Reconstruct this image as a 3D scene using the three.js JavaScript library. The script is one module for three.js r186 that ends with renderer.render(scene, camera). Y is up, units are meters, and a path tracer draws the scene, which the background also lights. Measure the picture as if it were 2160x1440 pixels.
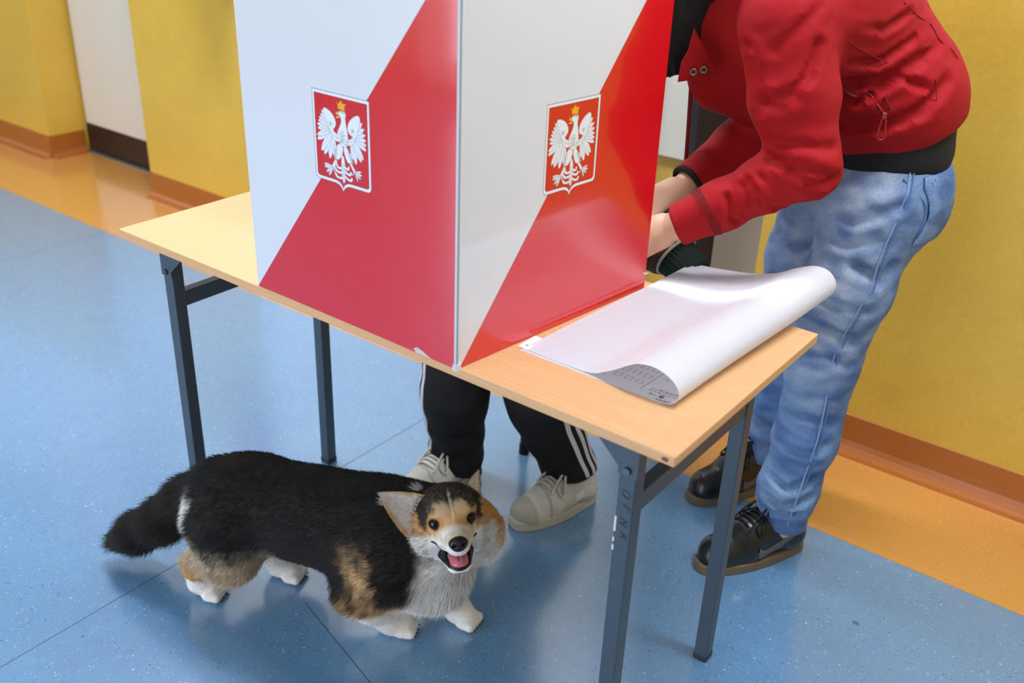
import * as THREE from 'three';
import { RoundedBoxGeometry } from 'three/addons/geometries/RoundedBoxGeometry.js';
import { mergeGeometries } from 'three/addons/utils/BufferGeometryUtils.js';
import { RectAreaLightUniformsLib } from 'three/addons/lights/RectAreaLightUniformsLib.js';
import { ImprovedNoise } from 'three/addons/math/ImprovedNoise.js';
RectAreaLightUniformsLib.init();

// ---------------------------------------------------------------- camera, light, exposure
const scene = new THREE.Scene();
const camera = new THREE.PerspectiveCamera(38.31, 1.5, 0.05, 60);
camera.position.set(1.788, 1.494, 1.043);
camera.rotation.set(-0.46646, 0.63539, 0.04068, 'YXZ');
camera.focus = 1.85; camera.userData.fStop = 3.4;
const renderer = new THREE.WebGLRenderer({ antialias: true });
renderer.toneMapping = THREE.LinearToneMapping;
renderer.toneMappingExposure = 1.45;
renderer.shadowMap.enabled = true;
scene.background = new THREE.Color(0x0a0b0c);
// unseen ceiling luminaires, placed for the overhead light and soft shadows: [x, z, length along x, width, intensity]
const LAMPS = [[-0.6, -0.62, 1.25, 0.32, 31], [-3.3, 0.3, 1.25, 0.32, 8], [1.8, -0.62, 1.25, 0.32, 25], [-6.0, 0.3, 1.25, 0.32, 12]];
const CEIL = 3.05;
// daylight from an unseen window behind the viewer, lights booth front and dog
const UNSEEN_DAY = new THREE.RectAreaLight(0xe9f0ff, 2.6, 4.2, 1.8); UNSEEN_DAY.position.set(-0.6, 1.1, 3.92); UNSEEN_DAY.lookAt(-0.6, 1.1, 0); scene.add(UNSEEN_DAY);

// ---------------------------------------------------------------- helpers
let seed = 7;
const rnd = () => { seed = (seed * 1664525 + 1013904223) >>> 0; return seed / 4294967296; };
const rr = (a, b) => a + (b - a) * rnd();
const IN = new ImprovedNoise();
const noise = (x, y, z) => IN.noise(x + 91.3, y + 47.1, z + 13.7);
const clamp = (v, a, b) => Math.min(b, Math.max(a, v));
const sst = (a, b, v) => { const t = clamp((v - a) / (b - a), 0, 1); return t * t * (3 - 2 * t); };
const lerp = (a, b, t) => a + (b - a) * t;
const lin = (hex) => { const c = new THREE.Color(hex); return [c.r, c.g, c.b]; };
const mix3 = (a, b, t) => [lerp(a[0], b[0], t), lerp(a[1], b[1], t), lerp(a[2], b[2], t)];
const V = (x, y, z) => new THREE.Vector3(x, y, z);
const mat = (color, roughness = 0.6, more = {}) => new THREE.MeshPhysicalMaterial({ color, roughness, ...more });
const taken = new Map();
const numbered = (n) => { const k = taken.get(n) ?? 0; taken.set(n, k + 1); return k ? n + '_' + String(k).padStart(3, '0') : n; };
function part(name, geometry, material, parent) {
  const m = new THREE.Mesh(geometry, material); m.name = name; m.castShadow = m.receiveShadow = true; parent.add(m); return m;
}
function thing(name, label, category, pos = [0, 0, 0], turn = 0, more = {}) {
  const g = new THREE.Group(); g.name = numbered(name); g.position.set(...pos); g.rotation.y = turn; g.userData = { label, category, ...more }; scene.add(g); return g;
}
function struct(name, label, category) { const g = new THREE.Group(); g.name = name; g.userData = { label, category, kind: 'structure' }; scene.add(g); return g; }
function box(x0, x1, y0, y1, z0, z1, r = 0) {
  const g = r ? new RoundedBoxGeometry(x1 - x0, y1 - y0, z1 - z0, 2, r) : new THREE.BoxGeometry(x1 - x0, y1 - y0, z1 - z0);
  g.translate((x0 + x1) / 2, (y0 + y1) / 2, (z0 + z1) / 2); return g;
}
function metricUV(g, s = 1) {            // uv in metres, by the face's main direction
  const p = g.attributes.position, n = g.attributes.normal, uv = new Float32Array(p.count * 2);
  for (let i = 0; i < p.count; i++) {
    const ax = Math.abs(n.getX(i)), ay = Math.abs(n.getY(i)), az = Math.abs(n.getZ(i)), x = p.getX(i), y = p.getY(i), z = p.getZ(i);
    if (ay >= ax && ay >= az) { uv[2 * i] = x * s; uv[2 * i + 1] = z * s; } else if (az >= ax) { uv[2 * i] = x * s; uv[2 * i + 1] = y * s; } else { uv[2 * i] = z * s; uv[2 * i + 1] = y * s; }
  }
  g.setAttribute('uv', new THREE.BufferAttribute(uv, 2)); return g;
}
function canvasTex(w, h, draw, srgb = true, repeat = true) {
  const c = document.createElement('canvas'); c.width = w; c.height = h; draw(c.getContext('2d'), w, h);
  const t = new THREE.CanvasTexture(c); if (srgb) t.colorSpace = THREE.SRGBColorSpace;
  t.wrapS = t.wrapT = repeat ? THREE.RepeatWrapping : THREE.ClampToEdgeWrapping; t.anisotropy = 8; return t;
}
function noiseTex(w, h, f, srgb) {       // f(x, y) in 0..1 gives [r, g, b] in 0..255
  const d = new Uint8Array(w * h * 4);
  for (let y = 0; y < h; y++) for (let x = 0; x < w; x++) { const c = f(x / w, y / h), i = (y * w + x) * 4; d[i] = clamp(c[0], 0, 255); d[i + 1] = clamp(c[1], 0, 255); d[i + 2] = clamp(c[2], 0, 255); d[i + 3] = 255; }
  const t = new THREE.DataTexture(d, w, h); t.magFilter = THREE.LinearFilter; t.minFilter = THREE.LinearMipmapLinearFilter; t.wrapS = t.wrapT = THREE.RepeatWrapping;
  if (srgb) t.colorSpace = THREE.SRGBColorSpace; t.needsUpdate = true; return t;
}
const tiled = (t, u, v) => { const c = t.clone(); c.repeat.set(u, v); c.needsUpdate = true; return c; };
// periodic value noise for textures
const PN = []; for (let i = 0; i < 4096; i++) PN.push(rnd());
function pn(x, y, n) { const h = (i, j) => PN[(((i % n + n) % n) * 131 + ((j % n + n) % n) * 57 + n * 17) & 4095], xi = Math.floor(x * n), yi = Math.floor(y * n), a = x * n - xi, b = y * n - yi, s = a * a * (3 - 2 * a), t = b * b * (3 - 2 * b); return lerp(lerp(h(xi, yi), h(xi + 1, yi), s), lerp(h(xi, yi + 1), h(xi + 1, yi + 1), s), t); }
function tube(pts, r, seg = 24, rad = 6, closed = false) { return new THREE.TubeGeometry(new THREE.CatmullRomCurve3(pts.map((p) => Array.isArray(p) ? V(...p) : p), closed, 'centripetal'), seg, r, rad, closed); }

// ---------------------------------------------------------------- signed distance modelling
const cap = (a, b, ra, rb = ra) => {
  const [ax, ay, az] = a, dx = b[0] - ax, dy = b[1] - ay, dz = b[2] - az, q = 1 / Math.max(1e-9, dx * dx + dy * dy + dz * dz);
  return (x, y, z) => { const px = x - ax, py = y - ay, pz = z - az, t = clamp((px * dx + py * dy + pz * dz) * q, 0, 1); return Math.hypot(px - dx * t, py - dy * t, pz - dz * t) - (ra + (rb - ra) * t); };
};
const chain = (pts, k = 0.02) => { const f = []; for (let i = 1; i < pts.length; i++) f.push(cap(pts[i - 1].slice(0, 3), pts[i].slice(0, 3), pts[i - 1][3], pts[i][3])); return un(k, ...f); };
const ell = (c, r, e) => {
  const m = e ? new THREE.Matrix3().setFromMatrix4(new THREE.Matrix4().makeRotationFromEuler(new THREE.Euler(...e))).transpose().elements : null;
  return (x, y, z) => {
    let a = x - c[0], b = y - c[1], d = z - c[2];
    if (m) { const A = m[0] * a + m[3] * b + m[6] * d, B = m[1] * a + m[4] * b + m[7] * d; d = m[2] * a + m[5] * b + m[8] * d; a = A; b = B; }
    const k0 = Math.hypot(a / r[0], b / r[1], d / r[2]), k1 = Math.hypot(a / (r[0] * r[0]), b / (r[1] * r[1]), d / (r[2] * r[2]));
    return k1 < 1e-9 ? -Math.min(...r) : k0 * (k0 - 1) / k1;
  };
};
const smin = (a, b, k) => { const h = Math.max(k - Math.abs(a - b), 0) / k; return Math.min(a, b) - h * h * k * 0.25; };
const smax = (a, b, k) => -smin(-a, -b, k);
const un = (k, ...fs) => (x, y, z) => { let d = fs[0](x, y, z); for (let i = 1; i < fs.length; i++) d = smin(d, fs[i](x, y, z), k); return d; };
const cut = (f, k, ...gs) => (x, y, z) => { let d = f(x, y, z); for (const g of gs) d = smax(d, g(x, y, z), k); return d; };
const plane = (p, n) => { const l = Math.hypot(...n), [a, b, c] = n.map((v) => v / l), o = a * p[0] + b * p[1] + c * p[2]; return (x, y, z) => a * x + b * y + c * z - o; };   // negative on the side against n
const inflate = (f, d) => (x, y, z) => f(x, y, z) - d;
function grad(f, x, y, z, e = 0.0015) { const gx = f(x + e, y, z) - f(x - e, y, z), gy = f(x, y + e, z) - f(x, y - e, z), gz = f(x, y, z + e) - f(x, y, z - e), l = Math.hypot(gx, gy, gz) || 1; return [gx / l, gy / l, gz / l]; }
// surface nets; skips blocks that are far from the surface
function mesher(f, lo, hi, h, { color, displace, uvScale = 1 } = {}) {
  const nx = Math.ceil((hi[0] - lo[0]) / h) + 1, ny = Math.ceil((hi[1] - lo[1]) / h) + 1, nz = Math.ceil((hi[2] - lo[2]) / h) + 1, D = new Float32Array(nx * ny * nz), B = 4;
  for (let bz = 0; bz < nz; bz += B) for (let by = 0; by < ny; by += B) for (let bx = 0; bx < nx; bx += B) {
    const c = f(lo[0] + (bx + 1.5) * h, lo[1] + (by + 1.5) * h, lo[2] + (bz + 1.5) * h), far = Math.abs(c) > h * B * 1.25;
    for (let z = bz; z < Math.min(nz, bz + B); z++) for (let y = by; y < Math.min(ny, by + B); y++) for (let x = bx; x < Math.min(nx, bx + B); x++) D[(z * ny + y) * nx + x] = far ? c : f(lo[0] + x * h, lo[1] + y * h, lo[2] + z * h);
  }
  const id = new Int32Array(nx * ny * nz).fill(-1), P = [], I = [], sx = 1, sy = nx, sz = nx * ny;
  const cor = [0, sx, sy, sx + sy, sz, sx + sz, sy + sz, sx + sy + sz], edges = [[0, 1], [2, 3], [4, 5], [6, 7], [0, 2], [1, 3], [4, 6], [5, 7], [0, 4], [1, 5], [2, 6], [3, 7]];
  for (let z = 0; z < nz - 1; z++) for (let y = 0; y < ny - 1; y++) for (let x = 0; x < nx - 1; x++) {
    const o = (z * ny + y) * nx + x; let mask = 0;
    for (let c = 0; c < 8; c++) if (D[o + cor[c]] < 0) mask |= 1 << c;
    if (mask === 0 || mask === 255) continue;
    let a = 0, b = 0, c = 0, n = 0;
    for (const [i, j] of edges) {
      const di = D[o + cor[i]], dj = D[o + cor[j]]; if ((di < 0) === (dj < 0)) continue;
      const t = di / (di - dj); a += lerp(i & 1, j & 1, t); b += lerp((i >> 1) & 1, (j >> 1) & 1, t); c += lerp((i >> 2) & 1, (j >> 2) & 1, t); n++;
    }
    id[o] = P.length / 3; P.push(lo[0] + (x + a / n) * h, lo[1] + (y + b / n) * h, lo[2] + (z + c / n) * h);
  }
  for (let z = 1; z < nz - 1; z++) for (let y = 1; y < ny - 1; y++) for (let x = 1; x < nx - 1; x++) {
    const o = (z * ny + y) * nx + x, s = D[o] < 0;
    for (const [d, u, v] of [[sx, sy, sz], [sy, sz, sx], [sz, sx, sy]]) {
      if (s === D[o + d] < 0) continue;
      const a = id[o - u - v], b = id[o - v], c = id[o], e = id[o - u]; if (a < 0 || b < 0 || c < 0 || e < 0) continue;
      if (s) I.push(a, b, c, a, c, e); else I.push(a, c, b, a, e, c);
    }
  }
  const N = P.length / 3, pos = new Float32Array(P), nor = new Float32Array(N * 3), uv = new Float32Array(N * 2);
  for (let i = 0; i < N; i++) {
    for (let it = 0; it < 2; it++) { const x = pos[3 * i], y = pos[3 * i + 1], z = pos[3 * i + 2], d = clamp(f(x, y, z), -h, h), g = grad(f, x, y, z); pos[3 * i] -= g[0] * d; pos[3 * i + 1] -= g[1] * d; pos[3 * i + 2] -= g[2] * d; }
    const g = grad(f, pos[3 * i], pos[3 * i + 1], pos[3 * i + 2], h * 0.35); nor.set(g, 3 * i);
  }
  const rest = pos.slice();
  if (displace) for (let i = 0; i < N; i++) { const d = displace(rest[3 * i], rest[3 * i + 1], rest[3 * i + 2], nor[3 * i], nor[3 * i + 1], nor[3 * i + 2]); for (let c = 0; c < 3; c++) pos[3 * i + c] += nor[3 * i + c] * d; }
  for (let i = 0; i < N; i++) { const x = rest[3 * i], y = rest[3 * i + 1], z = rest[3 * i + 2]; uv[2 * i] = (x * 0.71 + z * 0.83) * uvScale; uv[2 * i + 1] = (y + 0.31 * x - 0.27 * z) * uvScale; }
  const g = new THREE.BufferGeometry();
  g.setAttribute('position', new THREE.BufferAttribute(pos, 3)); g.setAttribute('normal', new THREE.BufferAttribute(nor.slice(), 3)); g.setAttribute('uv', new THREE.BufferAttribute(uv, 2)); g.setIndex(I);
  if (displace) g.computeVertexNormals();
  if (color) { const col = new Float32Array(N * 3); for (let i = 0; i < N; i++) col.set(color(rest[3 * i], rest[3 * i + 1], rest[3 * i + 2], nor[3 * i], nor[3 * i + 1], nor[3 * i + 2]), 3 * i); g.setAttribute('color', new THREE.BufferAttribute(col, 3)); }
  return g;
}
// first hit of a straight line with a distance field
function hit(f, o, d, far = 2) { const l = Math.hypot(...d); let t = 0; for (let i = 0; i < 160 && t < far; i++) { const s = f(o[0] + d[0] / l * t, o[1] + d[1] / l * t, o[2] + d[2] / l * t); if (s < 0.0004) break; t += Math.max(s * 0.8, 0.0004); } return [o[0] + d[0] / l * t, o[1] + d[1] / l * t, o[2] + d[2] / l * t]; }
// a thin band that lies on a distance field: rows of [left point, right point]
function band(rows, thick = 0.0015, normalOf) {
  const P = [], I = [], U = [];
  rows.forEach(([a, b], i) => { const n = normalOf ? normalOf(a) : [0, 1, 0], m = normalOf ? normalOf(b) : n; P.push(a[0] + n[0] * thick, a[1] + n[1] * thick, a[2] + n[2] * thick, b[0] + m[0] * thick, b[1] + m[1] * thick, b[2] + m[2] * thick, a[0] - n[0] * 0.003, a[1] - n[1] * 0.003, a[2] - n[2] * 0.003, b[0] - m[0] * 0.003, b[1] - m[1] * 0.003, b[2] - m[2] * 0.003); U.push(0, i, 1, i, 0, i, 1, i);
    if (i) { const o = (i - 1) * 4; I.push(o, o + 1, o + 5, o, o + 5, o + 4, o + 2, o, o + 4, o + 2, o + 4, o + 6, o + 1, o + 3, o + 7, o + 1, o + 7, o + 5); } });
  const g = new THREE.BufferGeometry(); g.setAttribute('position', new THREE.Float32BufferAttribute(P, 3)); g.setAttribute('uv', new THREE.Float32BufferAttribute(U, 2)); g.setIndex(I); g.computeVertexNormals(); return g;
}

// ---------------------------------------------------------------- surface textures
const speckle = (base, dots, tone) => canvasTex(2048, 2048, (c, w, h) => {
  c.fillStyle = base; c.fillRect(0, 0, w, h);
  for (let i = 0; i < 2600; i++) { const x = rnd() * w, y = rnd() * h, r = rr(10, 60); c.globalAlpha = 0.05; c.fillStyle = tone[i % tone.length]; for (const dx of [-w, 0, w]) for (const dy of [-h, 0, h]) { if (x + dx < -r || x + dx > w + r || y + dy < -r || y + dy > h + r) continue; c.beginPath(); c.ellipse(x + dx, y + dy, r, r * rr(0.5, 1), rnd() * 3, 0, 7); c.fill(); } }
  for (let i = 0; i < 17000; i++) { c.globalAlpha = rr(0.3, 0.85); c.fillStyle = dots[Math.floor(rnd() * dots.length)]; const x = rnd() * w, y = rnd() * h, r = rr(1, rnd() < 0.14 ? 5.2 : 3); c.beginPath(); c.ellipse(x, y, r, r * rr(0.5, 1), rnd() * 3, 0, 7); c.fill(); }
  c.globalAlpha = 1;
});
const blueVinyl = speckle('#6592b8', ['#2c5f92', '#3b6fa0', '#a9c8e4', '#d9e2e4', '#1f4d7e', '#4d82b4', '#c9b99a'], ['#4f87bf', '#74a6d4', '#6a9ccb']);
const orangeVinyl = speckle('#d29448', ['#b9702a', '#c98533', '#e8b267', '#efc98c', '#9c6a33', '#cf8a3a'], ['#cc8c40', '#dc9e52', '#d0924a']);
const plasterBump = noiseTex(512, 512, (x, y) => { const v = 128 + 60 * (pn(x, y, 64) - 0.5) + 60 * (pn(x, y, 23) - 0.5) + 60 * (pn(x, y, 9) - 0.5); return [v, v, v]; });
const fineBump = noiseTex(512, 512, (x, y) => { const v = 128 + 110 * (pn(x, y, 200) - 0.5) + 70 * (pn(x, y, 90) - 0.5); return [v, v, v]; });
const yellowPaint = noiseTex(1024, 1024, (x, y) => { const n = (pn(x, y, 5) - 0.5) * 7 + (pn(x, y, 21) - 0.5) * 5 + (pn(x, y, 250) - 0.5) * 7; return [212 + n, 172 + n, 66 + n * 0.8]; }, true);
const wood = canvasTex(2048, 1024, (c, w, h) => {
  c.fillStyle = '#deac78'; c.fillRect(0, 0, w, h);
  for (let i = 0; i < 5200; i++) { const y = rnd() * h, x = rnd() * w, l = rr(60, 700); c.globalAlpha = rr(0.03, 0.13); c.strokeStyle = ['#d9a468', '#f2d2a2', '#e0b078', '#f6ddb6', '#d29a5c'][i % 5]; c.lineWidth = rr(0.7, 3.2); c.beginPath(); c.moveTo(x, y); c.bezierCurveTo(x + l * 0.3, y + rr(-4, 4), x + l * 0.6, y + rr(-4, 4), x + l, y + rr(-5, 5)); c.stroke(); }
  for (let i = 0; i < 2200; i++) { const y = rnd() * h, x = rnd() * w; c.globalAlpha = rr(0.1, 0.3); c.fillStyle = '#c48a4e'; c.fillRect(x, y, rr(6, 26), rr(0.8, 1.6)); }
  c.globalAlpha = 1;
}, true);
const M = {
  blue: mat(0xffffff, 0.24, { map: tiled(blueVinyl, 1, 1), bumpMap: tiled(fineBump, 3, 3), bumpScale: 0.00008, ior: 1.9, clearcoat: 1, clearcoatRoughness: 0.12 }),
  orange: mat(0xffffff, 0.24, { map: tiled(orangeVinyl, 1, 1), bumpMap: tiled(fineBump, 3, 3), bumpScale: 0.00008, ior: 1.9, clearcoat: 1, clearcoatRoughness: 0.12 }),
  cove: mat(0xc9a688, 0.35, { map: tiled(orangeVinyl, 1, 1) }),
  weld: mat(0x33455c, 0.6), yellow: mat(0xffffff, 0.42, { map: tiled(yellowPaint, 0.7, 0.7), bumpMap: tiled(plasterBump, 1.3, 1.3), bumpScale: 0.0012 }),
  white: mat(0xe9e7e0, 0.7, { bumpMap: tiled(plasterBump, 1.3, 1.3), bumpScale: 0.0012 }), ceil: mat(0xd6d4ce, 0.9),
  doorWhite: mat(0xd8cfbd, 0.45), brown: mat(0x2a1710, 0.45), brownDoor: mat(0x241713, 0.5), cardWhite: mat(0xd8d5c4, 0.7),
  wood: mat(0xffffff, 0.42, { map: wood }), woodEdge: mat(0xd9cdb8, 0.45, { map: wood }), steel: mat(0x46545f, 0.42, { metalness: 0.15 }), bolt: mat(0x6b6f70, 0.35, { metalness: 0.9 }),
};

// ---------------------------------------------------------------- room
const ZW = -1.44, ZR = -1.63, DADO = 1.26, XA = -7.2, XB = 4.2, ZF = 4.0;  // unseen front wall set far back, ceiling toned, to weaken bounced light
{
  const floor = struct('floor', 'glossy speckled vinyl floor, blue with an orange strip along the wall', 'floor');
  part('screed', box(XA - 0.2, XB + 0.2, -0.12, -0.004, ZR - 0.3, ZF + 0.2), mat(0x40474d, 0.9), floor);
  const ORZ = -1.025, xs = [XA, -3.86, -1.86, 0.139, 2.139, XB];
  for (let i = 0; i + 1 < xs.length; i++) part('blue_sheet', metricUV(box(xs[i] + 0.001, xs[i + 1] - 0.001, -0.004, 0, ORZ + 0.001, ZF)), M.blue, floor);
  for (let i = 1; i + 1 < xs.length; i++) part('weld_seam', box(xs[i] - 0.001, xs[i] + 0.001, -0.004, -0.0004, ORZ, ZF), M.weld, floor);
  part('orange_strip', metricUV(box(XA, XB, -0.004, 0, ZW - 0.01, ORZ)), M.orange, floor);
  for (const [a, b] of [[-2.98, -2.13], [0.56, 0.8]]) part('orange_threshold', metricUV(box(a, b, -0.004, 0, ZR - 0.05, ZW - 0.01)), M.orange, floor);
  const s = part('scratch', box(0, 0.29, 0, 0.0005, -0.0006, 0.0006), M.weld, floor); s.position.set(0.455, 0, -0.036); s.rotation.y = -0.264;
  const st = part('stain', new THREE.CircleGeometry(0.0055, 14).scale(1.5, 1, 1).rotateX(-Math.PI / 2).translate(1.428, 0.0006, -0.758), mat(0x55707c, 0.5), floor);

  const wall = struct('wall_back', 'ochre yellow painted wall with white upper part and recessed doors', 'wall');
  for (const [a, b] of [[XA, -2.98], [-2.13, 0.56], [0.8, XB]]) {
    part('painted_dado', metricUV(box(a, b, -0.1, DADO, ZR - 0.12, ZW)), M.yellow, wall);
    part('upper_wall', metricUV(box(a, b, DADO, CEIL + 0.1, ZR - 0.12, ZW)), M.white, wall);
  }
  for (const [a, b] of [[-2.98, -2.13], [0.56, 0.8]]) { part('lintel', metricUV(box(a, b, 2.1, CEIL + 0.1, ZR - 0.12, ZW)), M.white, wall); part('recess_back', box(a, b, -0.1, 2.1, ZR - 0.12, ZR - 0.05), M.white, wall); }
  for (const [n, a, b, c, d, w] of [['wall_front', XA - 0.2, XB + 0.2, ZF, ZF + 0.2, 1], ['wall_left', XA - 0.2, XA, ZW - 0.3, ZF, 0], ['wall_right', XB, XB + 0.2, ZW - 0.3, ZF, 0]]) {
    const g = struct(n, { wall_front: 'unseen painted corridor wall behind the viewer, set back to weaken bounced light', wall_left: 'painted wall at the far left end of the corridor', wall_right: 'painted wall at the right end of the corridor' }[n], 'wall');
    part('painted_dado', metricUV(box(a, b, -0.1, DADO, c, d)), M.yellow, g); part('upper_wall', metricUV(box(a, b, DADO, CEIL + 0.1, c, d)), M.white, g);
  }
  const ceil = struct('ceiling', 'plain pale corridor ceiling out of view, toned to weaken bounced light', 'ceiling'); part('ceiling_slab', box(XA - 0.2, XB + 0.2, CEIL, CEIL + 0.15, ZW - 0.4, ZF + 0.2), M.ceil, ceil);

  // coved skirting of the same vinyl
  const prof = [[0.048, 0.0006], [0.03, 0.002], [0.018, 0.007], [0.009, 0.017], [0.0045, 0.032], [0.0035, 0.055], [0.003, 0.108], [-0.002, 0.111], [-0.002, -0.003], [0.048, -0.003]];
  const cove = (len) => { const s = new THREE.Shape(prof.map(([a, b]) => new THREE.Vector2(a, b))); return metricUV(new THREE.ExtrudeGeometry(s, { depth: len, bevelEnabled: false })); };
  const base = struct('baseboard_back', 'orange brown coved vinyl skirting along the yellow wall', 'baseboard');
  for (const [a, b] of [[XA, -2.98], [-2.13, 0.56], [0.8, XB]]) { const m = part('skirting', cove(b - a), M.cove, base); m.rotation.y = -Math.PI / 2; m.position.set(b, 0, ZW); }
  for (const x of [-2.98]) { const m = part('skirting', cove(ZW - ZR), M.cove, base); m.position.set(x, 0, ZR); }

  // doors in the recesses
  const d1 = struct('door_1', 'cream white door with dark brown kick plate in the far recess', 'door');
  part('door_leaf', box(-2.955, -2.14, 0.15, 2.06, ZR - 0.045, ZR - 0.005, 0.003), M.doorWhite, d1);
  part('kick_plate', box(-2.955, -2.14, 0.018, 0.15, ZR - 0.045, ZR - 0.002, 0.002), M.brown, d1);
  part('threshold', box(-2.98, -2.13, 0, 0.008, ZR - 0.05, ZR + 0.012), mat(0x777c78, 0.4, { metalness: 0.6 }), d1);
  const h1 = part('handle', tube([[-2.2, 1.05, ZR - 0.005], [-2.2, 1.05, ZR + 0.04], [-2.21, 1.05, ZR + 0.05], [-2.31, 1.05, ZR + 0.05]], 0.009, 20, 8), M.bolt, d1);
  const d2 = struct('door_2', 'narrow cream panel in a recess with dark brown lining behind the person in red', 'door');
  part('panel', box(0.573, 0.8, 0.01, 2.09, ZR - 0.045, ZR - 0.005, 0.003), M.doorWhite, d2);
  part('brown_lining', box(0.56, 0.573, 0, 2.1, ZR - 0.005, ZW - 0.055, 0.002), M.brownDoor, d2);
  part('brown_casing', box(0.545, 0.576, 0, 2.1, ZW - 0.053, ZW + 0.012, 0.003), M.brownDoor, d2);
}
{
  const d3 = struct('door_3', 'unseen cream white double door behind the voting booth, whitens the floor reflection', 'door');  // hidden by the booth; placed for the white reflection on the floor
  for (const x of [-1.3, -0.445]) { part('door_leaf', box(x + 0.004, x + 0.851, 0.02, 2.06, ZW + 0.004, ZW + 0.03, 0.003), mat(0xe8e5da, 0.4), d3); }
  part('door_frame', mergeGeometries([box(-1.37, -1.3, 0, 2.13, ZW, ZW + 0.04), box(0.41, 0.43, 0, 2.13, ZW, ZW + 0.04), box(-1.3, 0.41, 2.06, 2.13, ZW, ZW + 0.04)]), mat(0xdedace, 0.45), d3);
  part('handle', tube([[-0.5, 1.05, ZW + 0.03], [-0.5, 1.05, ZW + 0.07], [-0.51, 1.05, ZW + 0.08], [-0.61, 1.05, ZW + 0.08]], 0.009, 20, 8), M.bolt, d3);
  const w1 = struct('window_1', 'unseen wide low window across the corridor, lighting the booth front and the dog', 'window');
  const fr = mat(0xe6e6e4, 0.4), glow = mat(0xffffff, 0.3, { emissive: 0xdde9ff, emissiveIntensity: 1.2 });  // window out of view; glowing panes go with the light on booth and dog
  for (let i = 0; i < 4; i++) part('unseen_window_pane', box(-2.7 + i * 1.05 + 0.03, -2.7 + (i + 1) * 1.05 - 0.03, 0.23, 1.97, ZF - 0.03, ZF - 0.01), glow, w1);
  for (let i = 0; i <= 4; i++) part('mullion', box(-2.7 + i * 1.05 - 0.035, -2.7 + i * 1.05 + 0.035, 0.2, 2.0, ZF - 0.06, ZF), fr, w1);
  for (const y of [0.2, 2.0]) part('frame_rail', box(-2.735, 1.535, y - 0.035, y + 0.035, ZF - 0.06, ZF), fr, w1);
  part('window_sill', box(-2.8, 1.6, 0.1, 0.13, ZF - 0.2, ZF, 0.004), fr, w1);
}
// white board on the wall behind the voters
{
  const b = thing('notice_board', 'narrow cream white board on the ochre wall behind the person in red', 'board', [0.1, 0.716, ZW]);
  part('panel', box(0.333, 0.445, 0, 1.0, 0.0, 0.014, 0.003), M.cardWhite, b);
}
{
  const p = thing('metal_post', 'thin black metal post standing behind the track trousers', 'post', [0.466, 0, -0.826]);
  part('pole', new THREE.CylinderGeometry(0.0115, 0.0115, 0.42, 16).translate(0, 0.22, 0), mat(0x0c0d0f, 0.4, { metalness: 0.2 }), p);
  part('foot_cap', new THREE.CylinderGeometry(0.0135, 0.0145, 0.03, 16).translate(0, 0.015, 0), mat(0x08080a, 0.7), p);
  part('top_plate', new THREE.CylinderGeometry(0.03, 0.03, 0.01, 20).translate(0, 0.435, 0), mat(0x0c0d0f, 0.4), p);
}
// fire extinguisher, only its foot in view
{
  const e = thing('fire_extinguisher', 'red fire extinguisher hung on the ochre wall, only its foot in view', 'extinguisher', [-1.455, 0.955, ZW + 0.085]);
  const red = mat(0xb8160f, 0.3, { clearcoat: 0.6 });
  part('cylinder', new THREE.LatheGeometry([[0, 0], [0.05, 0], [0.064, 0.008], [0.07, 0.03], [0.07, 0.34], [0.06, 0.38], [0.035, 0.405], [0.018, 0.415], [0.018, 0.44], [0, 0.44]].map((p) => new THREE.Vector2(...p)), 32), red, e);
  part('valve', mergeGeometries([new THREE.CylinderGeometry(0.016, 0.016, 0.05, 16).translate(0, 0.46, 0), box(-0.012, 0.1, 0.48, 0.492, -0.01, 0.01), box(-0.012, 0.09, 0.505, 0.515, -0.01, 0.01)]), mat(0x1a1a1a, 0.4), e);
  part('hose', tube([[0, 0.46, 0.015], [-0.06, 0.47, 0.03], [-0.09, 0.38, 0.03], [-0.088, 0.2, 0.02], [-0.085, 0.1, 0.02]], 0.009, 30, 8), mat(0x151515, 0.7), e);
  part('bracket', mergeGeometries([box(-0.02, 0.02, 0.12, 0.3, -0.085, -0.07), new THREE.TorusGeometry(0.072, 0.003, 6, 32).rotateX(Math.PI / 2).translate(0, 0.22, 0)]), mat(0x222222, 0.5), e);
}
// ceiling lamps out of view: glowing diffuser and the light just under it
LAMPS.forEach(([x, z, w, d, power], i) => {
  const g = thing('unseen_ceiling_light', ['unseen ceiling light lighting the table from above', 'unseen ceiling light lighting the corridor by the far door', 'unseen ceiling light lighting the right end of the corridor', 'unseen ceiling light lighting the far left end of the corridor'][i], 'ceiling light', [x, CEIL, z], 0, { group: 'unseen ceiling lights' });
  part('housing', box(-w / 2 - 0.02, w / 2 + 0.02, -0.05, 0, -d / 2 - 0.02, d / 2 + 0.02, 0.006), mat(0xe6e6e6, 0.5), g);
  part('diffuser_light', box(-w / 2, w / 2, -0.062, -0.05, -d / 2, d / 2), mat(0xffffff, 0.5, { emissive: 0xf4f7ff, emissiveIntensity: 6 }), g);
  const l = new THREE.RectAreaLight(0xf1f5ff, power, w, d); l.position.set(x, CEIL - 0.07, z); l.lookAt(x, 0, z); scene.add(l);
});

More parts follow.
